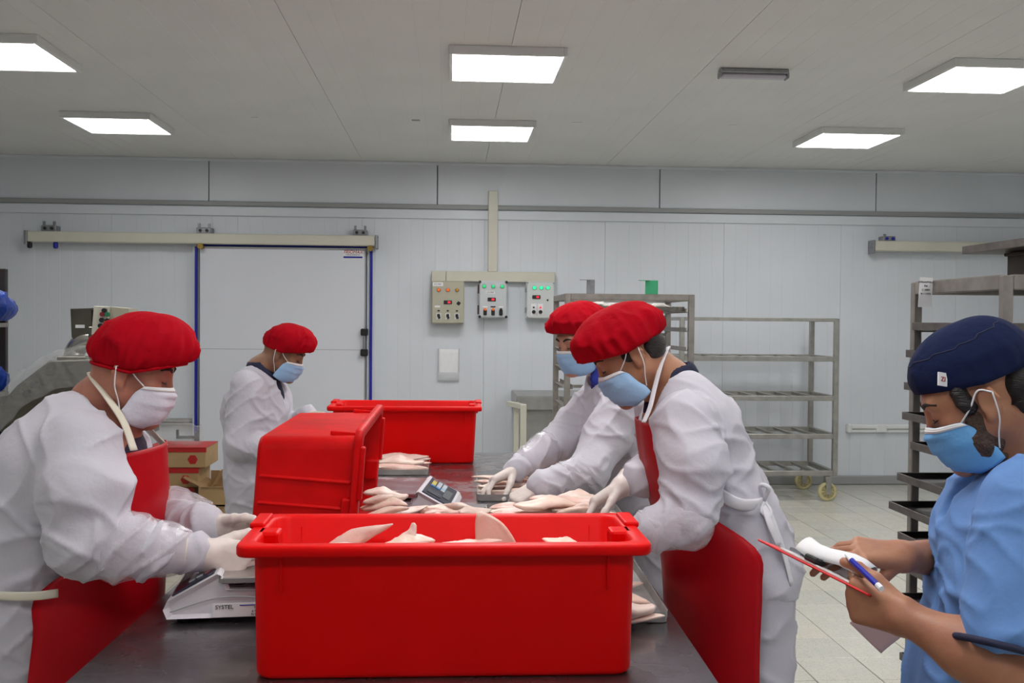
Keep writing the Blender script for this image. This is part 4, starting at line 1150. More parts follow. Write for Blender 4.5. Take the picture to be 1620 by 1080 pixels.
# the film hangs down over the near side too
front = []
for j in range(7):
    front.append([(q.x + .012 * math.sin(i + j), 5.655 - .012 * math.sin(2.1 * i + j) - .012, q.z + .004 - (.20 if 3 < i < 28 else .06) * (1 - j / 7)) for i, q in enumerate(catmull(top, 4))])
pf = thing('plastic_film', 'crinkled clear plastic film draped over the filling machine', 'plastic film', (mb.x, 5.95, 1.0))
obj('film_sheet', grid_sheet(front + rows, .0015), M_FILM, pf, True, world=True)

M_CARD = mat('cardboard', C8(176, 146, 104), .8, var=.12, vscale=8)
M_CARDIN = mat('cardboard_inside', C8(146, 116, 78), .85, var=.12, vscale=8)
M_REDP = mat('red_print', C8(178, 34, 34), .5)
def carton(label, px0, px1, py0, py1, Y, D, red=True, rz=0.0, bottom=None):
    a, b = P(px0, py0, Y), P(px1, py1, Y); zb = b.z if bottom is None else bottom
    W, H = b.x - a.x, a.z - zb
    t = thing('carton', label, 'carton', ((a.x + b.x) / 2, Y + D / 2, zb), (0, 0, rz), group='cardboard cartons on the floor')
    obj('body', box((0, 0, H / 2), (W, D, H), .006), M_CARD, t)
    if red:
        obj('red_tape', join(box((0, -D / 2 - .001, H - .016), (W + .004, .004, .028)), box((0, 0, H + .001), (W + .004, D + .004, .003))), M_REDP, t)
        obj('round_mark', join(cyl((W * .28, -D / 2 - .003, H * .42), (W * .28, -D / 2 + .001, H * .42), .034, 6), cyl((W * .28, -D / 2 - .004, H * .42), (W * .28, -D / 2, H * .42), .02, 10)), M_REDP, t)
    return t, W, H
c4 = carton('lowest cardboard carton of the stack, mostly hidden behind the left worker\'s arm', 215, 306, 808, 868, 7.0, .34, False, bottom=0.002)
c3, W3, H3 = carton('cardboard carton with a red round mark, third from the top of the stack', 214, 307, 772, 808, 7.0, .34, True, .0, bottom=c4[2] + .004)
c2_, W2, H2 = carton('cardboard carton with red bands, second from the top of the stack', 222, 314, 741, 771, 7.0, .34, True, .0, bottom=c4[2] + H3 + .008)
c1_, W1, H1 = carton('topmost cardboard carton of the stack, wrapped in film with a red lid edge', 230, 326, 708, 741, 7.0, .36, True, .0, bottom=c4[2] + H3 + H2 + .012)
ztop1 = c4[2] + H3 + H2 + H1 + .018
bg = P(276, 700, 7.1)
V, F_ = sdf_mesh([ell((bg.x, 7.15, ztop1 + .075), (.13, .12, .075), None, .03), ell((bg.x - .06, 7.12, ztop1 + .12), (.07, .07, .07), None, .03), ell((bg.x + .06, 7.12, ztop1 + .05), (.12, .1, .05), None, .03)], .012)
V = wrinkle(V, F_, .03, 4); V[:, 2] = np.maximum(V[:, 2], ztop1)
bgr = thing('clear_bag', 'crumpled clear plastic bag lying on the topmost carton', 'bag', (bg.x, 7.15, ztop1))
np_obj('bag_film', V, F_, M_FILM, bgr)
rc = obj('red_lid', grid_sheet([[(-.19 + .38 * i / 6, -.16 + .3 * j / 6, .004 + .05 * math.sin(math.pi * i / 6) * (1 - j / 6) ** .5 + .01 * math.sin(3 * j)) for i in range(7)] for j in range(7)], .003), M_REDP, loc=(bg.x - .1, 7.16, ztop1))
bpy.data.objects.remove(rc)
oc = P(340, 772, 6.9)
def open_carton(label, px0, px1, py0, bottom, Y, D, opened):
    a, b = P(px0, py0, Y), P(px1, py0, Y); W, H = b.x - a.x, a.z - bottom
    t = thing('carton', label, 'carton', ((a.x + b.x) / 2, Y + D / 2, bottom), group='cardboard cartons on the floor')
    if opened:
        th = .006
        obj('body', join(box((0, 0, .004), (W, D, .008)), box((0, -D / 2 + th / 2, H / 2), (W, th, H)), box((0, D / 2 - th / 2, H / 2 + .03), (W, th, H + .06)), box((-W / 2 + th / 2, 0, H / 2), (th, D - 2 * th, H)), box((W / 2 - th / 2, 0, H / 2), (th, D - 2 * th, H))), M_CARD, t)
        obj('flap', xf(box((-.06, 0, 0), (.13, D * .9, .005)), Matrix.Translation((-W / 2, 0, H + .0)) @ Matrix.Rotation(math.radians(28), 4, 'Y') @ Matrix.Identity(4)), M_CARDIN, t)
        obj('flap', xf(box((.0, 0, .03), (.005, D * .5, .13)), Matrix.Translation((-W / 2 + .06, .08, H)) @ Matrix.Rotation(.5, 4, 'Y')), M_CARD, t)
    else:
        obj('body', box((0, 0, H / 2), (W, D, H), .004), M_CARD, t)
    obj('tape', box((0, -D / 2 - .002, H - .006), (W * .9, .003, .012)), M_CARDIN, t)
    return H
hb = open_carton('closed cardboard carton under the open one, behind the door worker\'s coat', 312, 400, 801, .002, 6.9, .36, False)
open_carton('open cardboard carton with raised flaps beside the carton stack', 314, 398, 770, hb + .006, 6.9, .36, True)
# ------------------------------------------------------------------ people
M_COAT = mat('white_coat_cloth', C8(196, 193, 203), .75, var=.04, vscale=5, bump=.35, bscale=18, bdist=.012)
M_TROU = mat('white_trouser_cloth', C8(184, 182, 191), .8, bump=.3, bscale=14, bdist=.012)
M_GREYT = mat('grey_trouser_cloth', C8(128, 130, 138), .8, bump=.2, bscale=20)
M_APRON = mat('red_apron_vinyl', C8(178, 2, 20), .45, spec=.2, var=.12, vscale=4, bump=.12, bscale=9, bdist=.02)
M_CAP = mat('red_cap_cloth', C8(172, 3, 24), .85, spec=.1, var=.12, vscale=8, bump=.25, bscale=60)
M_MASKB = mat('mask_blue', C8(150, 186, 222), .75, bump=.12, bscale=120)
M_MASKB2 = mat('mask_sky_blue', C8(104, 168, 222), .75, bump=.12, bscale=120)
M_MASKW = mat('mask_white', C8(216, 214, 226), .75, bump=.12, bscale=120)
M_LOOP = mat('elastic_white', C8(226, 226, 226), .7)
M_GLOVE = mat('latex_glove', C8(226, 214, 208), .42, var=.08, vscale=20, bump=.15, bscale=50, sss=.05)
M_SLEEVE = mat('plastic_oversleeve', C8(230, 224, 232), .14, bump=.7, bscale=22, bdist=.02, alpha=.42, coat=.3)
M_NAVY = mat('navy_shirt', C8(24, 28, 58), .8, bump=.2, bscale=40)
M_ROYAL = mat('royal_blue_shirt', C8(36, 52, 150), .8, bump=.2, bscale=40)
M_PLAID = mat('dark_check_shirt', C8(52, 40, 66), .8, var=.5, vscale=60)
M_SCRUB = mat('blue_scrub_cloth', C8(96, 137, 196), .8, var=.05, vscale=5, bump=.3, bscale=16, bdist=.012)
M_NCAP = mat('navy_scrub_cap', C8(13, 25, 60), .85, spec=.2, bump=.25, bscale=50)
M_HAIR = mat('dark_hair', C8(28, 22, 20), .5, bump=.8, bscale=90, stretch=(1, 1, 6), bdist=.01)
M_BROW = mat('brow_hair', C8(40, 28, 24), .8)
M_STRAP = mat('cream_strap', C8(220, 214, 196), .7)
M_TIE = mat('white_tie', C8(222, 220, 226), .7)
M_EYE = mat('eye_dark', C8(30, 22, 20), .4)
def skin(n, c, c2): return mat('skin_' + n, c, .5, col2=c2, vscale=16, bump=.12, bscale=140, bdist=.004, sss=.12)
SK_L = skin('ruddy', C8(176, 118, 96), C8(162, 98, 80))
SK_D = skin('brown', C8(146, 104, 78), C8(128, 88, 66))
SK_B = skin('fair', C8(196, 146, 120), C8(182, 126, 104))
SK_M = skin('tan', C8(172, 122, 92), C8(156, 104, 78))
SK_R = skin('olive', C8(176, 124, 94), C8(158, 104, 80))

def V3(F): return Vector(F)
class Person:
    def __init__(s, label, foot, sk, prims, h=.0045, clothes=None):
        V, F_ = sdf_mesh(prims, h)
        s.root = obj('person', ([], []), sk, loc=(foot.x, foot.y, 0))
        off = np.array([foot.x, foot.y, 0.0])
        me = s.root.data
        me.clear_geometry(); me.from_pydata((V - off).tolist(), [], F_.tolist())
        me.polygons.foreach_set('use_smooth', [True] * len(me.polygons)); me.update()
        tag(s.root, label, 'person')
    def cloth(s, name, prims, m, amp, seed, h=.0075, label=None, parent=None, it=1, limbs=()):
        V, F_ = sdf_mesh(prims, h); V = vsmooth(V, F_, it, .5)
        if amp: V = wrinkle(V, F_, amp, seed)
        if limbs: V = limb_folds(V, F_, limbs, seed)
        return np_obj(name, V, F_, m, parent or s.root, label)
    def part(s, name, g, m, parent=None, smooth=True, label=None):
        return obj(name, g, m, parent or s.root, smooth, world=True, label=label)
    def face(s, f, mask, mlabel, loops=True, loop_m=None):
        for q in (-1, 1):
            s.part('eyebrow', tube([f(q * .012, .0965, .030), f(q * .028, .0955, .037), f(q * .042, .0885, .037), f(q * .053, .076, .031)], [.0034, .0044, .004, .002], 6, 5), M_BROW)
            s.part('eyelashes', tube([f(q * .017, .0905, .004), f(q * .03, .0935, .0005), f(q * .044, .084, .004)], [.0011, .0018, .0012], 6, 5), M_EYE)
        mk = s.part('face_mask', mask_geo(f), mask, label=mlabel)
        s.part('top_band', mask_geo(f, .0012, 0.0, .10, nv=3), M_LOOP, mk)
        s.part('nose_wire', mask_geo(f, .0022, 0.05, .07, nu=12, nv=1, thick=.0008), M_LOOP, mk)
        for q in (-1, 1):
            s.part('ear_loop', tube([f(q * .068, .052, -.015), f(q * .081, .026, .006), f(q * .0855, .002, .030), f(q * .088, -.020, .018)], .0016, 6, 6), M_LOOP, mk)
            s.part('ear_loop', tube([f(q * .069, .012, -.084), f(q * .076, .002, -.058), f(q * .084, -.012, -.028), f(q * .088, -.020, .018)], .0016, 6, 6), M_LOOP, mk)
        return mk
def apron_geo(rows, F, N, nu=30, thick=.003, wob=.004, seed=0):
    """rows: (front point, a, b, ang0, ang1): each row an elliptical arc round the body; positive angles turn to N"""
    F = Vector(F).normalized(); N = Vector(N).normalized()
    R = []
    n = 5
    for i in range(len(rows) - 1):
        for k in range(n + (1 if i == len(rows) - 2 else 0)):
            t = k / n
            def g(j): return rows[max(0, min(len(rows) - 1, j))]
            def cr(a, b, c, d):
                return 0.5 * ((b * 2) + (c - a) * t + (a * 2 - b * 5 + c * 4 - d) * t * t + (d - a + b * 3 - c * 3) * t ** 3)
            q = [g(i - 1), g(i), g(i + 1), g(i + 2)]
            fp = cr(*[Vector(x[0]) for x in q]); a, b, a0, a1 = [cr(*[x[m] for x in q]) for m in (1, 2, 3, 4)]
            cen = fp - F * a; row = []
            for j in range(nu + 1):
                an = math.radians(a0 + (a1 - a0) * j / nu)
                wv = wob * (2 * noise3(np.array([[an * 2.2 + seed, fp.z * 3.0 + seed, 2.5]]))[0] - 1) * 2
                row.append(tuple(cen + F * (a * math.cos(an) + wv) + N * (b * math.sin(an))))
            R.append(row)
    return grid_sheet(R, thick)
def legs(hip, foot_l, foot_r, r=(.07, .05, .042), kneef=Vector((0, 0, 0))):
    q = []
    for f in (foot_l, foot_r):
        h = hip + (Vector((f.x, f.y, hip.z)) - hip) * .6
        k = h.lerp(f, .5) + kneef
        q += [cone(h, k, r[0], r[1], .03), cone(k, f + Vector((0, 0, .06)), r[1], r[2], .03)]
    return q
def shoes(p, feet, F, m):
    for f in feet:
        F = Vector((F[0], F[1], 0)).normalized()
        V, Q = sdf_mesh([cone((f.x, f.y, .05), f + F * .15 + Vector((0, 0, .04)), .045, .038, .03), cone((f.x, f.y, .09), f + Vector((0, 0, .1)), .045, .045, .02)], .009)
        V[:, 2] = np.maximum(V[:, 2], .002)
        np_obj('shoe', V, Q, m, p.root)
M_SHOE = mat('white_clog', C8(210, 210, 210), .5); M_BOOT = mat('dark_shoe', C8(40, 40, 44), .5)

# ---------- left worker, leaning to the front scale -------------------------------------------
def left_worker():
    yw = math.radians(-6); F = Vector((math.cos(yw), math.sin(yw), 0)); N = Vector((math.sin(yw), -math.cos(yw), 0))   # N: his right, towards the viewer
    f = Frame(P(206, 591, 2.47), Vector((math.cos(.10), math.sin(.10), -.27)), scale=.96)
    nb = P(158, 640, 2.49)
    foot = P(70, 1000, 2.5); foot = Vector((foot.x - .06, foot.y, 0))
    hip = P(66, 985, 2.5)
    shN, shF = P(132, 712, 2.32), P(175, 705, 2.68)
    elN, wrN = P(136, 856, 2.24), P(322, 876, 2.31)
    elF, wrF = P(232, 812, 2.70), P(338, 834, 2.50)
    fL, fR = foot + Vector((.02, .13, 0)), foot + Vector((-.03, -.12, 0))
    hN = dict(side='R', W=wrN, d=(.93, .12, -.16), thumb=(.12, .1, 1), curls=((48, 35, 20), (52, 38, 22), (58, 40, 25), (60, 40, 25)), th=(30, 8, 10), tdown=18)
    hF = dict(side='L', W=wrF, d=(.95, -.12, -.10), thumb=(.1, -.25, 1), curls=((40, 35, 20), (45, 35, 20), (48, 35, 20), (50, 35, 20)), th=(30, 10, 8), tdown=20)
    pr = head_prims(f, nb, .060) + [cone(shN, shF, .06, .06, .05), cone(nb + F * .02 - Vector((0, 0, .10)), hip, .07, .08, .06), cone(nb, nb + F * .02 - Vector((0, 0, .1)), .055, .055, .04)]
    pr += [cone(shN, elN, .05, .04), cone(elN, wrN, .04, .028), cone(shF, elF, .05, .04), cone(elF, wrF, .04, .028)]
    pr += hand_prims(r=.72, **hN) + hand_prims(r=.72, **hF) + legs(hip, fL, fR)
    p = Person('person in white coat, red cap and white mask working over the front scale', foot, SK_L, pr)
    # coat
    up_, lo = P(112, 735, 2.5), P(62, 960, 2.5)
    c = []
    for s in (-1, 1):
        c += [cone(up_ + N * (.085 * s), lo + N * (.075 * s), .132, .142, .07)]
        c += [cone(lo + N * (.075 * s), lo + N * (.085 * s) + Vector((-.02, 0, -.30)), .150, .165, .05)]
    c += [cone(P(136, 672, 2.5) + N * .06, up_, .085, .125, .07), cone(P(136, 672, 2.5) - N * .05, up_, .085, .125, .07)]
    c += [cone(shN, P(136, 785, 2.27), .086, .092, .05), cone(P(136, 785, 2.27), elN, .092, .072, .03), cone(elN, P(235, 868, 2.27), .074, .058, .03), cone(P(235, 868, 2.27), wrN + Vector((-.02, 0, 0)), .056, .044, .03)]
    c += [cone(shF, elF, .085, .07, .05), cone(elF, wrF - Vector((.02, 0, 0)), .068, .052, .03)]
    c += [cone(f(0, -.02, -.03), nb + Vector((.03, 0, -.02)), .074, .082, .02, True), cone(nb + F * .10 + Vector((0, 0, .02)), nb + F * .19 - Vector((0, 0, .16)), .045, .022, .02, True)]
    p.cloth('coat', c, M_COAT, .0075, 1, .0065, limbs=((shN, elN, .09, 9, .010), (elN, wrN, .068, 17, .011), (elF, wrF, .06, 17, .009), (up_, lo, .23, 5, .008)))
    u = [cone(nb - Vector((0, 0, .02)), nb + F * .04 - Vector((0, 0, .14)), .076, .078, .04), cone(f(0, -.02, -.03), nb + Vector((0, 0, .04)), .058, .057, .01, True)]
    p.cloth('shirt', u, M_PLAID, .003, 2, .007, label='dark checked shirt at the open collar')
    p.cloth('trousers', [cone(lo + N * (.08 * s) - Vector((0, 0, .25)), (fR if s > 0 else fL) + Vector((0, 0, .10)), .115, .085, .05) for s in (-1, 1)], M_TROU, .006, 3, .010)
    shoes(p, (fL, fR), F, M_SHOE)
    # apron: bib standing off the chest, skirt wrapped to the near hip
    ap = p.part('apron', apron_geo([(P(244, 707, 2.50), .045, .158, -72, 72), (P(248, 760, 2.50), .05, .162, -72, 72), (P(254, 830, 2.5), .075, .178, -78, 76), (P(252, 900, 2.5), .19, .222, -88, 88),
                                   (P(247, 960, 2.5), .215, .250, -92, 80), (P(240, 1060, 2.5), .225, .262, -92, 78), (P(236, 1200, 2.5), .23, .265, -92, 78)], F, N, seed=1), M_APRON)
    p.part('neck_strap', tube([P(212, 712, 2.36), P(196, 668, 2.385), P(170, 628, 2.40), P(149, 600, 2.43), P(146, 590, 2.50), P(170, 612, 2.58), P(225, 668, 2.60), P(262, 706, 2.62)], .01, 8, 6, flat=(.010, .0025)), M_STRAP, ap)
    p.part('waist_tie', tube([P(92, 938, 2.275), P(60, 942, 2.255), P(20, 943, 2.255), P(-30, 940, 2.28), P(-80, 938, 2.40), P(-80, 936, 2.62)], .01, 10, 6, flat=(.0025, .010)), M_STRAP, ap)
    cap = p.part('cap', cap_geo(f, (.014, .014, .108, .086, .44), .028, .150, .0045, 26, 1, flop=(0, .012, 0), fold=.012), M_CAP, label='red cloth cap gathered by an elastic band')
    p.part('cap_band', tube([f(.0885 * math.sin(a), .014 + .110 * math.cos(a), .012 + .44 * .108 * (math.cos(a) if math.cos(a) > 0 else .12 * math.cos(a))) for a in [i * math.pi / 16 for i in range(33)]], .004, 6, closed_ends=False), M_CAP, cap)
    p.face(f, M_MASKW, 'white surgical mask')
    for nm, h, el in (('near', hN, P(235, 868, 2.27)), ('far', hF, elF)):
        W = Vector(h['W']); d = (W - el).normalized()
        g = hand_prims(r=1.0, **h) + [cone(W + Vector(h['d']) * .01, W - d * .045, .030, .040, .015)]
        V, Q = sdf_mesh(g, .003); V = wrinkle(V, Q, .0018, 7); gl = np_obj('glove', V, Q, M_GLOVE, p.root)
        p.part('cuff_roll', tube([W - d * .045 + (Vector((0, 0, 1)).cross(d).normalized() * math.cos(a) + d.cross(Vector((0, 0, 1)).cross(d).normalized()) * math.sin(a)) * .041 for a in [i * math.pi / 12 for i in range(25)]], .0035, 6), M_GLOVE, gl)
        V, Q = sdf_mesh([cone(W - d * .085, W - d * .175, .062, .079, .01)], .005)
        V = wrinkle(V, Q, .008, 9); np_obj('oversleeve', V, Q, M_SLEEVE, p.root)
    return p
left_worker()

# ---------- worker by the cold room door -------------------------------------------------------
def door_worker():
    Y = 5.0
    yw = math.radians(-10); F = Vector((math.cos(yw), math.sin(yw), 0)); N = Vector((math.sin(yw), -math.cos(yw), 0))
    f = Frame(P(447, 560, Y), Vector((math.cos(yw * .5), math.sin(yw * .5), -.42)), scale=1.0)
    nb = P(412, 583, Y); hip = P(412, 770, Y); foot = Vector((P(408, 800, Y).x, Y, 0))
    shN, shF = P(392, 612, Y - .17), P(428, 610, Y + .17)
    elN, wrN = P(380, 702, Y - .22), P(455, 716, Y - .20)
    elF, wrF = P(440, 690, Y + .14), P(487, 655, Y - .02)
    fL, fR = foot + Vector((.02, .12, 0)), foot + Vector((0, -.12, 0))
    hN = dict(side='R', W=wrN, d=(.95, .1, -.2), thumb=(.1, .3, 1)); hF = dict(side='L', W=wrF, d=(.95, -.2, -.12), thumb=(.2, -.8, .3), curls=((15, 25, 20), (18, 25, 20), (20, 25, 20), (22, 25, 20)))
    pr = head_prims(f, nb, .058) + [cone(shN, shF, .055, .055, .05), cone(nb, nb + F * .02 - Vector((0, 0, .1)), .047, .044, .03), cone(nb + F * .01 - Vector((0, 0, .13)), hip, .055, .07, .04), cone(shN, elN, .045, .04), cone(elN, wrN, .038, .026), cone(shF, elF, .045, .04), cone(elF, wrF, .038, .026)]
    pr += hand_prims(r=.72, **hN) + hand_prims(r=.72, **hF) + legs(hip, fL, fR)
    p = Person('person in white coat and red cap standing by the white cold room door', foot, SK_D, pr, .0055)
    up_, lo = P(411, 640, Y), P(412, 760, Y)
    c = []
    for s in (-1, 1):
        c += [cone(up_ + N * (.085 * s), lo + N * (.07 * s), .125, .13, .06), cone(lo + N * (.07 * s), P(404, 808, Y) + N * (.07 * s), .13, .115, .04)]
        c += [cone(P(408, 606, Y) + N * (.05 * s), up_, .085, .12, .06)]
    c += [cone(P(372, 640, Y - .05), P(385, 780, Y), .06, .075, .06)]
    c += [cone(shN, elN, .082, .072, .04), cone(elN, wrN, .066, .05, .03), cone(shF, elF, .08, .066, .04), cone(elF, wrF, .060, .045, .03)]
    c += [cone(f(0, -.02, -.03), nb + Vector((.01, 0, -.03)), .07, .074, .015, True), cone(nb + F * .09, nb + F * .15 - Vector((0, 0, .17)), .05, .02, .015, True)]
    p.cloth('coat', c, M_COAT, .007, 5, .0075, limbs=((shN, elN, .08, 10, .009), (elN, wrN, .066, 15, .010), (elF, wrF, .055, 15, .008), (up_, lo, .2, 5, .007)))
    p.cloth('shirt', [cone(nb - Vector((0, 0, .0)), nb + F * .04 - Vector((0, 0, .14)), .070, .080, .04), cone(f(0, -.02, -.03), nb + Vector((0, 0, .04)), .056, .055, .01, True)], M_NAVY, .002, 2, .007, label='navy round necked shirt under the coat')
    p.cloth('trousers', [cone(P(408, 800, Y) + N * (.08 * s), (fR if s > 0 else fL) + Vector((0, 0, .09)), .10, .075, .04) for s in (-1, 1)], M_GREYT, .005, 3, .011, label='grey trousers')
    shoes(p, (fL, fR), F, M_BOOT)
    cap = p.part('cap', cap_geo(f, (.012, .014, .110, .088, .40), .026, .148, .0045, 24, 3, flop=(0, .004, .0), fold=.012), M_CAP, label='red cloth cap gathered by an elastic band')
    p.face(f, M_MASKB, 'pale blue surgical mask')
    for h, el in ((hN, elN), (hF, elF)):
        W = Vector(h['W']); d = (W - el).normalized()
        V, Q = sdf_mesh(hand_prims(r=1.0, **h) + [cone(W, W - d * .04, .030, .038, .015)], .0045); np_obj('glove', V, Q, M_GLOVE, p.root)
    # tattoo on the side of the neck: thin inked shapes lying on the skin
    return p
door_worker()

# ---------- worker at the back, right of the table ---------------------------------------------
def back_worker():
    Y = 4.0
    yw = math.radians(180 + 24); F = Vector((math.cos(yw), math.sin(yw), 0)); N = Vector((-math.sin(yw), math.cos(yw), 0))   # N: his left
    if N.y > 0: N = -N
    f = Frame(P(921, 541, Y), Vector((math.cos(yw), math.sin(yw) - .12, -.30)), scale=1.0)
    nb = P(962, 583, Y); hip = P(1040, 800, Y); foot = Vector((P(1040, 900, Y).x, Y, 0))
    shN, shF = P(985, 640, Y - .17), P(945, 632, Y + .19)
    elN, wrN = P(930, 748, 3.70), P(854, 768, 3.60)
    elF, wrF = P(884, 698, 4.05), P(816, 742, 3.84)
    fL, fR = foot + Vector((0, -.13, 0)), foot + Vector((.03, .13, 0))
    hN = dict(s=1.12, side='L', W=wrN, d=(-.70, -.05, -.42), thumb=(-.3, .9, .2), curls=((38, 45, 30), (42, 45, 30), (46, 45, 30), (48, 45, 30)), th=(40, 15, 15), tdown=30)
    hF = dict(s=1.12, side='R', W=wrF, d=(-.78, -.25, -.36), thumb=(-.2, -.9, .1), curls=((30, 35, 20), (22, 30, 20), (18, 28, 20), (20, 28, 20)), th=(35, 15, 10), tdown=35)
    pr = head_prims(f, nb, .056) + [cone(shN, shF, .055, .055, .05), cone(nb, nb + F * .02 - Vector((0, 0, .1)), .047, .044, .03), cone(nb + F * .01 - Vector((0, 0, .13)), hip, .055, .07, .04), cone(shN, elN, .045, .04), cone(elN, wrN, .038, .026), cone(shF, elF, .045, .04), cone(elF, wrF, .038, .026)]
    pr += hand_prims(r=.72, **hN) + hand_prims(r=.72, **hF) + legs(hip, fL, fR)
    p = Person('person in white coat reaching over the trays, behind the nearer red capped worker', foot, SK_B, pr, .005)
    up_, lo = P(985, 665, Y), P(1036, 800, Y)
    c = []
    for s in (-1, 1):
        c += [cone(up_ + N * (.085 * s), lo + N * (.075 * s), .125, .14, .06), cone(lo + N * (.075 * s), P(1048, 900, Y) + N * (.08 * s), .14, .15, .05), cone(P(966, 612, Y) + N * (.05 * s), up_, .08, .12, .06)]
    c += [cone(shN, P(958, 695, Y - .2), .088, .086, .04), cone(P(958, 695, Y - .2), elN, .086, .075, .03), cone(elN, wrN, .070, .048, .03), cone(shF, elF, .082, .070, .04), cone(elF, wrF, .066, .046, .03)]
    c += [cone(f(0, -.02, -.03), nb + Vector((-.01, 0, -.03)), .068, .072, .015, True), cone(nb + F * .10, nb + F * .15 - Vector((0, 0, .13)), .04, .02, .015, True)]
    p.cloth('coat', c, M_COAT, .007, 8, .007, limbs=((shN, elN, .088, 9, .010), (elN, wrN, .066, 16, .010), (shF, elF, .08, 10, .009), (elF, wrF, .06, 16, .009)))
    p.cloth('shirt', [cone(nb + Vector((0, 0, .0)), nb + F * .012 - Vector((0, 0, .11)), .066, .060, .04), cone(f(0, -.02, -.03), nb + Vector((0, 0, .04)), .055, .054, .01, True), cone(nb + F * .04 + N * .03, nb + F * .075 + N * .03 - Vector((0, 0, .04)), .028, .022, .02)], M_ROYAL, .002, 2, .007, label='royal blue shirt collar')
    p.cloth('trousers', [cone(P(1046, 880, Y) + N * (.08 * s), (fL if s > 0 else fR) + Vector((0, 0, .1)), .11, .085, .04) for s in (-1, 1)], M_TROU, .005, 3, .011)
    shoes(p, (fL, fR), F, M_SHOE)
    p.part('cap', cap_geo(f, (.006, .030, .110, .088, .34), .028, .134, .0055, 22, 6, flop=(0, -.02, 0), fold=.016), M_CAP, label='red cloth cap, loose and folded at the front')
    p.face(f, M_MASKB, 'pale blue surgical mask')
    for h, el in ((hN, elN), (hF, elF)):
        W = Vector(h['W']); d = (W - el).normalized()
        V, Q = sdf_mesh(hand_prims(r=1.0, **h) + [cone(W, W - d * .045, .030, .040, .015)], .0035); np_obj('glove', V, Q, M_GLOVE, p.root)
        V, Q = sdf_mesh([cone(W - d * .080, W - d * .17, .058, .074, .01)], .006)
        V = wrinkle(V, Q, .008, 9); np_obj('oversleeve', V, Q, M_SLEEVE, p.root)
    return p
back_worker()

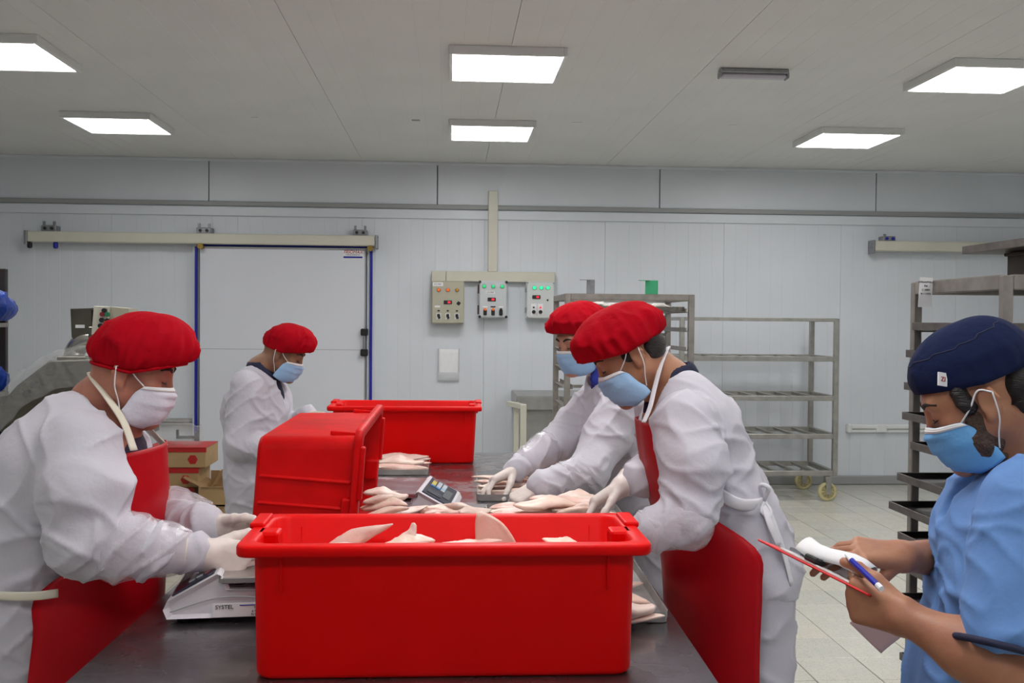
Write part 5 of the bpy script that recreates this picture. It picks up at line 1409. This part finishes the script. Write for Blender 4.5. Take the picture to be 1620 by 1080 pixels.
# ---------- nearer worker right of the table ---------------------------------------------------
def near_worker():
    Y = 2.75
    yw = math.radians(180 + 1); F = Vector((math.cos(yw), math.sin(yw), 0)); N = Vector((math.sin(yw), -math.cos(yw), 0))
    if N.y > 0: N = -N
    f = Frame(P(1000, 562, 2.74), Vector((-1, .10, -.62)), scale=1.0)
    nb = P(1058, 603, Y); hip = P(1158, 850, Y); foot = Vector((P(1175, 900, Y).x, Y, 0))
    shN, shF = P(1082, 668, 2.54), P(1050, 650, 2.95)
    elN, wrN = P(1090, 808, 2.46), P(1000, 846, 2.48)
    elF, wrF = P(1050, 735, 2.98), P(985, 768, 2.78)
    fL, fR = foot + Vector((.0, -.13, 0)), foot + Vector((.05, .12, 0))
    hN = dict(side='L', W=wrN, d=(-.85, .0, -.36), thumb=(-.3, .9, .3), curls=((30, 35, 20),) * 4)
    hF = dict(side='R', W=wrF, d=(-.74, -.08, -.50), thumb=(-.3, -.8, .3), curls=((28, 30, 20), (30, 30, 20), (32, 30, 20), (35, 30, 20)), th=(30, 10, 10))
    pr = head_prims(f, nb, .058) + [cone(shN, shF, .055, .055, .05), cone(nb, nb + F * .02 - Vector((0, 0, .1)), .047, .044, .03), cone(nb + F * .01 - Vector((0, 0, .13)), hip, .055, .07, .04), cone(shN, elN, .045, .04), cone(elN, wrN, .038, .027), cone(shF, elF, .045, .04), cone(elF, wrF, .038, .027)]
    pr += hand_prims(r=.72, **hN) + hand_prims(r=.72, **hF) + legs(hip, fL, fR)
    p = Person('person with long red apron and blue mask bending over the table from the right', foot, SK_M, pr, .004)
    up_, lo = P(1094, 680, Y), P(1143, 800, Y)
    c = []
    for s in (-1, 1):
        c += [cone(up_ + N * (.08 * s), lo + N * (.065 * s), .115, .105, .07), cone(lo + N * (.065 * s), P(1185, 890, Y) + N * (.07 * s), .115, .125, .05)]
        c += [cone(P(1076, 622, Y) + N * (.055 * s), up_, .068, .112, .07)]
    c += [cone(shN, P(1098, 735, 2.49), .078, .080, .05), cone(P(1098, 735, 2.49), elN, .080, .064, .03), cone(elN, P(1055, 830, 2.46), .062, .052, .02), cone(P(1055, 830, 2.46), wrN, .050, .042, .03)]
    c += [cone(shF, elF, .085, .07, .04), cone(elF, wrF + Vector((.05, 0, .02)), .066, .052, .03)]
    c += [cone(P(1200, 800, Y), P(1238, 846, Y - .05), .035, .018, .04)]
    c += [cone(f(0, -.02, -.03), nb + Vector((-.01, 0, -.02)), .068, .076, .015, True), cone(nb + F * .10 + Vector((0, 0, .02)), nb + F * .18 - Vector((0, 0, .12)), .040, .02, .02, True)]
    p.cloth('coat', c, M_COAT, .0075, 12, .0065, limbs=((shN, elN, .08, 9, .010), (elN, wrN, .06, 17, .009), (elF, wrF, .06, 16, .009), (up_, lo, .2, 6, .009)))
    p.cloth('shirt', [cone(nb + Vector((.012, 0, .006)), nb + F * .012 - Vector((0, 0, .12)), .072, .060, .04), cone(f(0, -.02, -.03), nb + Vector((0, 0, .04)), .057, .057, .01, True)], M_NAVY, .002, 2, .007, label='navy blue shirt collar')
    p.cloth('trousers', [cone(P(1178, 880, Y) + N * (.07 * s), (fL if s > 0 else fR) + Vector((0, 0, .1)), .115, .085, .05) for s in (-1, 1)], M_TROU, .007, 3, .009)
    shoes(p, (fL, fR), F, M_SHOE)
    ap = p.part('apron', apron_geo([(P(1009, 664, 2.74), .05, .125, -70, 66), (P(1014, 710, 2.74), .06, .135, -72, 70), (P(1026, 775, 2.74), .10, .15, -80, 78), (P(1044, 840, 2.74), .19, .208, -92, 92),
                                   (P(1052, 900, 2.74), .19, .215, -92, 93), (P(1058, 990, 2.74), .18, .215, -92, 92), (P(1064, 1120, 2.74), .175, .21, -92, 90), (P(1070, 1230, 2.74), .17, .21, -92, 88)], F, N, seed=4), M_APRON)
    p.part('neck_strap', tube([P(1018, 668, 2.63), P(1028, 645, 2.645), P(1036, 612, 2.665), P(1047, 572, 2.685), P(1057, 549, 2.74), P(1050, 575, 2.82), P(1018, 650, 2.86)], .01, 10, 8, flat=(.008, .002)), M_TIE, ap)
    p.part('waist_tie', tube([P(1128, 775, 2.555), P(1165, 796, 2.54), P(1195, 798, 2.56), P(1212, 792, 2.60)], .01, 8, 6, flat=(.004, .016)), M_TIE, ap)
    p.part('tie_bow', join(tube([P(1208, 792, 2.59), P(1203, 768, 2.57), P(1216, 772, 2.56), P(1209, 790, 2.58)], .006, 8, 6), tube([P(1208, 794, 2.58), P(1205, 808, 2.57), P(1216, 818, 2.56), P(1219, 808, 2.57), P(1210, 794, 2.58)], .0055, 8, 6)), M_TIE, ap)
    p.part('tie_end', tube([P(1210, 792, 2.59), P(1226, 830, 2.56), P(1242, 880, 2.56), P(1253, 925, 2.57)], .01, 8, 6, flat=(.009, .002)), M_TIE, ap)
    p.part('tie_end', tube([P(1208, 794, 2.58), P(1218, 828, 2.55), P(1232, 862, 2.55)], .01, 8, 6, flat=(.010, .0025)), M_TIE, ap)
    p.part('cap', cap_geo(f, (.014, .018, .116, .088, .28), .027, .132, .0045, 24, 9, flop=(0, -.010, 0), fold=.013, back=.5), M_CAP, label='red cloth cap sagging towards the back')
    p.face(f, M_MASKB, 'pale blue surgical mask')
    hr = [f.e((0, -.056, .004), (.072, .044, .040), .02), f.e((0, -.052, -.026), (.060, .034, .022), .02), f.e((.066, .012, .014), (.014, .02, .022), .01), f.e((-.066, .012, .014), (.014, .02, .022), .01)]
    V, Q = sdf_mesh(hr, .0035); V = wrinkle(V, Q, .004, 3); np_obj('hair', V, Q, M_HAIR, p.root, 'short dark hair below the cap')
    for h, el in ((hN, P(1055, 833, 2.46)), (hF, elF)):
        W = Vector(h['W']); d = (W - el).normalized()
        V, Q = sdf_mesh(hand_prims(r=1.0, **h) + [cone(W, W - d * .05, .030, .042, .015)], .003); V = wrinkle(V, Q, .0018, 7); gl = np_obj('glove', V, Q, M_GLOVE, p.root)
        k = .03 if h is hN else .075
        V, Q = sdf_mesh([cone(W - d * (k + .03), W - d * (k + .11), .057, .068, .01)], .005)
        V = wrinkle(V, Q, .006, 9); np_obj('oversleeve', V, Q, M_SLEEVE, p.root)
    return p
near_worker()

# ---------- man in blue at the right with a clipboard -------------------------------------------
def clipboard_man():
    Y = 1.80
    yw = math.radians(180 - 14); F = Vector((math.cos(yw), math.sin(yw), 0)); N = Vector((F.y * -1, F.x, 0))
    if N.y > 0: N = -N
    hy = math.radians(180 - 21); hl = Vector((-math.sin(hy), math.cos(hy), 0))
    f = Frame(P(1559, 640, Y - .075) - hl * .074, Vector((math.cos(hy), math.sin(hy), -.50)), scale=.945)
    nb = P(1628, 712, Y); hip = P(1590, 1160, Y); foot = Vector((P(1600, 1000, Y).x + .03, Y, 0))
    shN, shF = P(1632, 800, 1.62), P(1600, 790, 1.99)
    elN, wrN = P(1592, 1058, 1.56), P(1432, 976, 1.675)
    elF, wrF = P(1560, 885, 2.06), P(1426, 880, 1.87)
    fL, fR = foot + Vector((0, -.13, 0)), foot + Vector((.05, .13, 0))
    hN = dict(side='L', W=wrN, d=(-.70, .66, .16), thumb=(-.25, .10, 1), curls=((58, 50, 25), (62, 55, 28), (66, 58, 30), (70, 60, 30)), th=(30, 14, 14), tdown=2, s=1.0, spread=1.5)
    hF = dict(side='R', W=wrF, d=(-.97, -.12, .13), thumb=(-.5, -.8, -.25), curls=((8, 28, 20), (12, 30, 22), (16, 32, 24), (20, 34, 26)), th=(30, 14, 14), tdown=34, s=.98)
    pr = head_prims(f, nb, .060) + [cone(shN, shF, .06, .06, .05), cone(nb, nb + F * .02 - Vector((0, 0, .1)), .047, .044, .03), cone(nb + F * .01 - Vector((0, 0, .13)), hip, .055, .07, .04), cone(shN, elN, .052, .047), cone(elN, elN.lerp(wrN, .35), .047, .046), cone(elN.lerp(wrN, .35), wrN, .046, .027),
                                   cone(shF, elF, .052, .045), cone(elF, elF.lerp(wrF, .35), .045, .044), cone(elF.lerp(wrF, .35), wrF, .043, .028)]
    pr += [ell(wrN, (.028, .026, .024), None, .02), ell(wrF, (.028, .026, .024), None, .02)]
    pr += hand_prims(r=1.0, **hN) + hand_prims(r=1.0, **hF) + legs(hip, fL, fR)
    p = Person('man in light blue scrub top and navy cap, writing on a clipboard', foot, SK_R, pr, .0034)
    up_, lo = P(1612, 840, Y), P(1578, 1090, Y)
    c = []
    for s in (-1, 1):
        c += [cone(up_ + N * (.085 * s), lo + N * (.075 * s), .120, .135, .07), cone(lo + N * (.075 * s), lo + N * (.085 * s) + Vector((.0, 0, -.25)), .135, .14, .05)]
        c += [cone(P(1622, 775, Y) + N * (.06 * s), up_, .075, .115, .07)]
    mdN = shN.lerp(elN, .80); mdF = shF.lerp(elF, .8)
    c += [cone(shN, mdN, .085, .078, .05), cone(shF, mdF, .085, .075, .05)]
    c += [cone(f(0, -.02, -.03), nb + Vector((-.01, 0, -.02)), .066, .076, .015, True), cone(nb + F * .08, nb + F * .14 - Vector((0, 0, .12)), .035, .02, .015, True)]
    dN = (elN - shN).normalized(); dF = (elF - shF).normalized()
    c += [cone(mdN + dN * .158, mdN + dN * .3, .145, .145, .003, True), cone(mdF + dF * .078, mdF + dF * .3, .09, .09, .004, True)]
    c += [cone(shN, elN + dN * .05, .052, .049, .004, True)]
    p.cloth('scrub_top', c, M_SCRUB, .0065, 21, .0060, limbs=((shN, mdN, .085, 9, .009), (up_, lo, .2, 6, .009)))
    for md, d, r in ((mdN, dN, .079), (mdF, dF, .076)):
        x = d.cross(Vector((0, 0, 1))).normalized(); y = d.cross(x)
        p.part('sleeve_hem', tube([md + d * .024 + (x * math.cos(a) + y * math.sin(a)) * r * 1.09 for a in [i * math.pi / 16 for i in range(33)]], .006, 8, closed_ends=False), M_NAVY, label='navy trim at the sleeve end')
    p.cloth('undershirt', [cone(nb + Vector((0, 0, .005)), nb + F * .03 - Vector((0, 0, .1)), .072, .07, .04), cone(f(0, -.02, -.03), nb + Vector((0, 0, .05)), .058, .058, .01, True)], M_NAVY, .002, 2, .006, label='navy shirt collar at the neck')
    p.cloth('trousers', [cone(lo + N * (.08 * s) - Vector((0, 0, .2)), (fL if s > 0 else fR) + Vector((0, 0, .1)), .11, .085, .05) for s in (-1, 1)], M_SCRUB, .006, 3, .010)
    shoes(p, (fL, fR), F, M_BOOT)
    cap = p.part('cap', cap_geo(f, (-.014, .036, .114, .086, .22), .006, .122, .0006, 18, 14, flop=(0, -.020, 0), fold=.003), M_NCAP, label='navy blue fitted scrub cap')
    p.part('seam', tube([CAPROWS[int(round(8 + 5 * k / 24))][132 - int(round(2 + 52 * k / 24))] for k in range(25)], .0014, 6), M_NAVY, cap)
    tgM = Matrix((f.y, f.z, f.x)).transposed()
    # small woven label stitched on the near side of the cap
    rd = ray(1491, 603).normalized(); q = min((Vector(p_) for row in CAPROWS[2:14] for p_ in row if p_[1] < f.O.y), key=lambda p_: ((p_ - Vector((0, 0, CAM_Z))) - rd * (p_ - Vector((0, 0, CAM_Z))).dot(rd)).length)
    q = q - rd * .009
    tg = p.part('cap_label', ([tuple(q + Vector(v)) for v in xf(box((0, 0, 0), (.020, .003, .024)), Matrix.Rotation(math.radians(18), 4, 'Z') @ Matrix.Rotation(math.radians(8), 4, 'Y') @ Matrix.Rotation(math.radians(-8), 4, 'X'))[0]], box((0, 0, 0), (1, 1, 1))[1]), M_PAPER, cap, False, 'small white label with red mark')
    text('lettering', 'ZI', .012, mat('mark_red', C8(170, 40, 50), .6), tg, tuple(q + Vector((.0006, -.0024, 0)) - base_loc(tg)), (math.pi / 2 - math.radians(8), math.radians(8), math.radians(18)))
    p.face(f, M_MASKB2, 'sky blue surgical mask')
    hr = [f.e((0, -.068, .012), (.074, .045, .052), .02), f.e((0, -.066, -.030), (.062, .035, .032), .02)]
    for s in (-1, 1): hr += [f.c((s * .0665, .030, .040), (s * .0665, .028, .005), .012, .009, .01)]
    V, Q = sdf_mesh(hr, .003); V = wrinkle(V, Q, .008, 3); np_obj('hair', V, Q, M_HAIR, p.root, 'dark wavy hair at the back of the head')
    br = []
    for q in (-1, 1): br += [f.e((q * .0575, .026, -.036), (.0155, .026, .040), .012), f.e((q * .050, .034, -.070), (.019, .038, .030), .015), f.e((q * .030, .036, -.106), (.026, .036, .014), .012)]
    br += [f.e((0, .074, -.098), (.030, .022, .024), .012)]
    V, Q = sdf_mesh(br, .0028); V = wrinkle(V, Q, .003, 5); np_obj('beard', V, Q, mat('beard_hair', C8(84, 62, 50), .7, bump=.9, bscale=160, bdist=.008, var=.4, vscale=120), p.root, 'short dark beard')
    # ---- clipboard with papers, pen, loose pink sheet
    n0, n1 = P(1364, 936, 1.70), P(1198, 853, 1.90)
    ax = (n1 - n0).normalized()
    vd = (ray(1290, 895).normalized() + Vector((0, 0, .055))).normalized(); wx = (vd - ax * vd.dot(ax)).normalized()
    if wx.y < 0: wx = -wx
    nz = ax.cross(wx).normalized()
    if nz.z < 0: nz = -nz
    L = (n1 - n0).length + .012; Wd = .215
    cb = thing('clipboard', 'red clipboard with metal clip held by the man in blue', 'clipboard', tuple(n0))
    Mb = Matrix((ax, wx, nz)).transposed().to_4x4()
    def bx(c, s, b=.0): return xf(box(c, s, b), Mb)
    o = obj('board', bx((L / 2 - .012, Wd / 2, 0), (L, Wd, .004), .0015), mat('clip_red', C8(214, 40, 44), .4), cb)
    M_CHR = mat('chrome', C8(190, 192, 205), .15, .95)
    k = obj('clip', join(bx((L - .07, Wd / 2, .008), (.03, .13, .010), .003), bx((L - .10, Wd / 2, .014), (.05, .12, .003), .001), xf(tube([(L - .055, Wd / 2 - .06, .010), (L - .12, Wd / 2 - .06, .018), (L - .12, Wd / 2 + .06, .018), (L - .055, Wd / 2 + .06, .010)], .003, 8), Mb)), M_CHR, cb)
    obj('clip_hinge', bx((L - .13, .02, .012), (.03, .03, .012), .003), M_BLACK, k)
    obj('clip_reflection', bx((L - .085, Wd / 2, .0165), (.006, .10, .002)), M_BLUE, k)  # thin blue strip stands in for the blue reflection on the chrome
    pp_ = tag(obj('paper_sheets', bx((L / 2 - .03, Wd / 2 + .002, .0042), (L - .06, Wd - .012, .004), .001), mat('paper_stack', C8(206, 206, 206), .8), loc=tuple(n0)), 'grey stack of paper sheets lying on the red clipboard', 'paper')
    roll = []
    for j in range(14):
        a = -.2 + j / 13 * 5.2; r = .022 + .003 * j / 13
        row = [tuple(Mb @ Vector((.028 + .145 * i / 6 + .006 * math.sin(j * .5), .05 + r * math.sin(a), .024 + (-math.cos(a)) * r + .006 * math.sin(i)))) for i in range(7)]
        roll.append(row)
    tag(obj('rolled_sheet', grid_sheet(roll, .0008), M_PAPER, None, True, loc=tuple(n0)), 'white paper sheet curled up over the clipboard', 'paper')
    a, b = P(1347, 886, 1.735), P(1388, 925, 1.665); d = (b - a).normalized()
    pen = thing('pen', 'blue ballpoint pen in the fingers of the man in blue', 'pen', tuple(a))
    obj('barrel', tube([a - n0 * 0 - a, b - a], .0052, 10), mat('pen_blue', C8(24, 36, 160), .3), pen)
    obj('pen_end', tube([b - a, b - a + d * .012], .0056, 10), M_PAPER, pen)
    obj('nib', tube([d * -.02, (0, 0, 0)], [.0012, .0048], 10), M_PAPER, pen)
    q = [P(1344, 985, 1.86), P(1386, 968, 1.80), P(1434, 992, 1.80), P(1398, 1036, 1.86)]
    rows = []
    for j in range(9):
        t = j / 8; A_ = q[0].lerp(q[3], t); B_ = q[1].lerp(q[2], t)
        rows.append([tuple(A_.lerp(B_, i / 8) - n0 + Vector((0, .012 * math.sin(2.5 * i / 8 + 2 * t), 0))) for i in range(9)])
    tag(obj('pink_sheet', grid_sheet(rows, .0006), mat('paper_pink', C8(242, 206, 210), .7), None, True, loc=tuple(n0)), 'loose pink paper sheet hanging below the clipboard hand', 'paper')
    return p
clipboard_man()
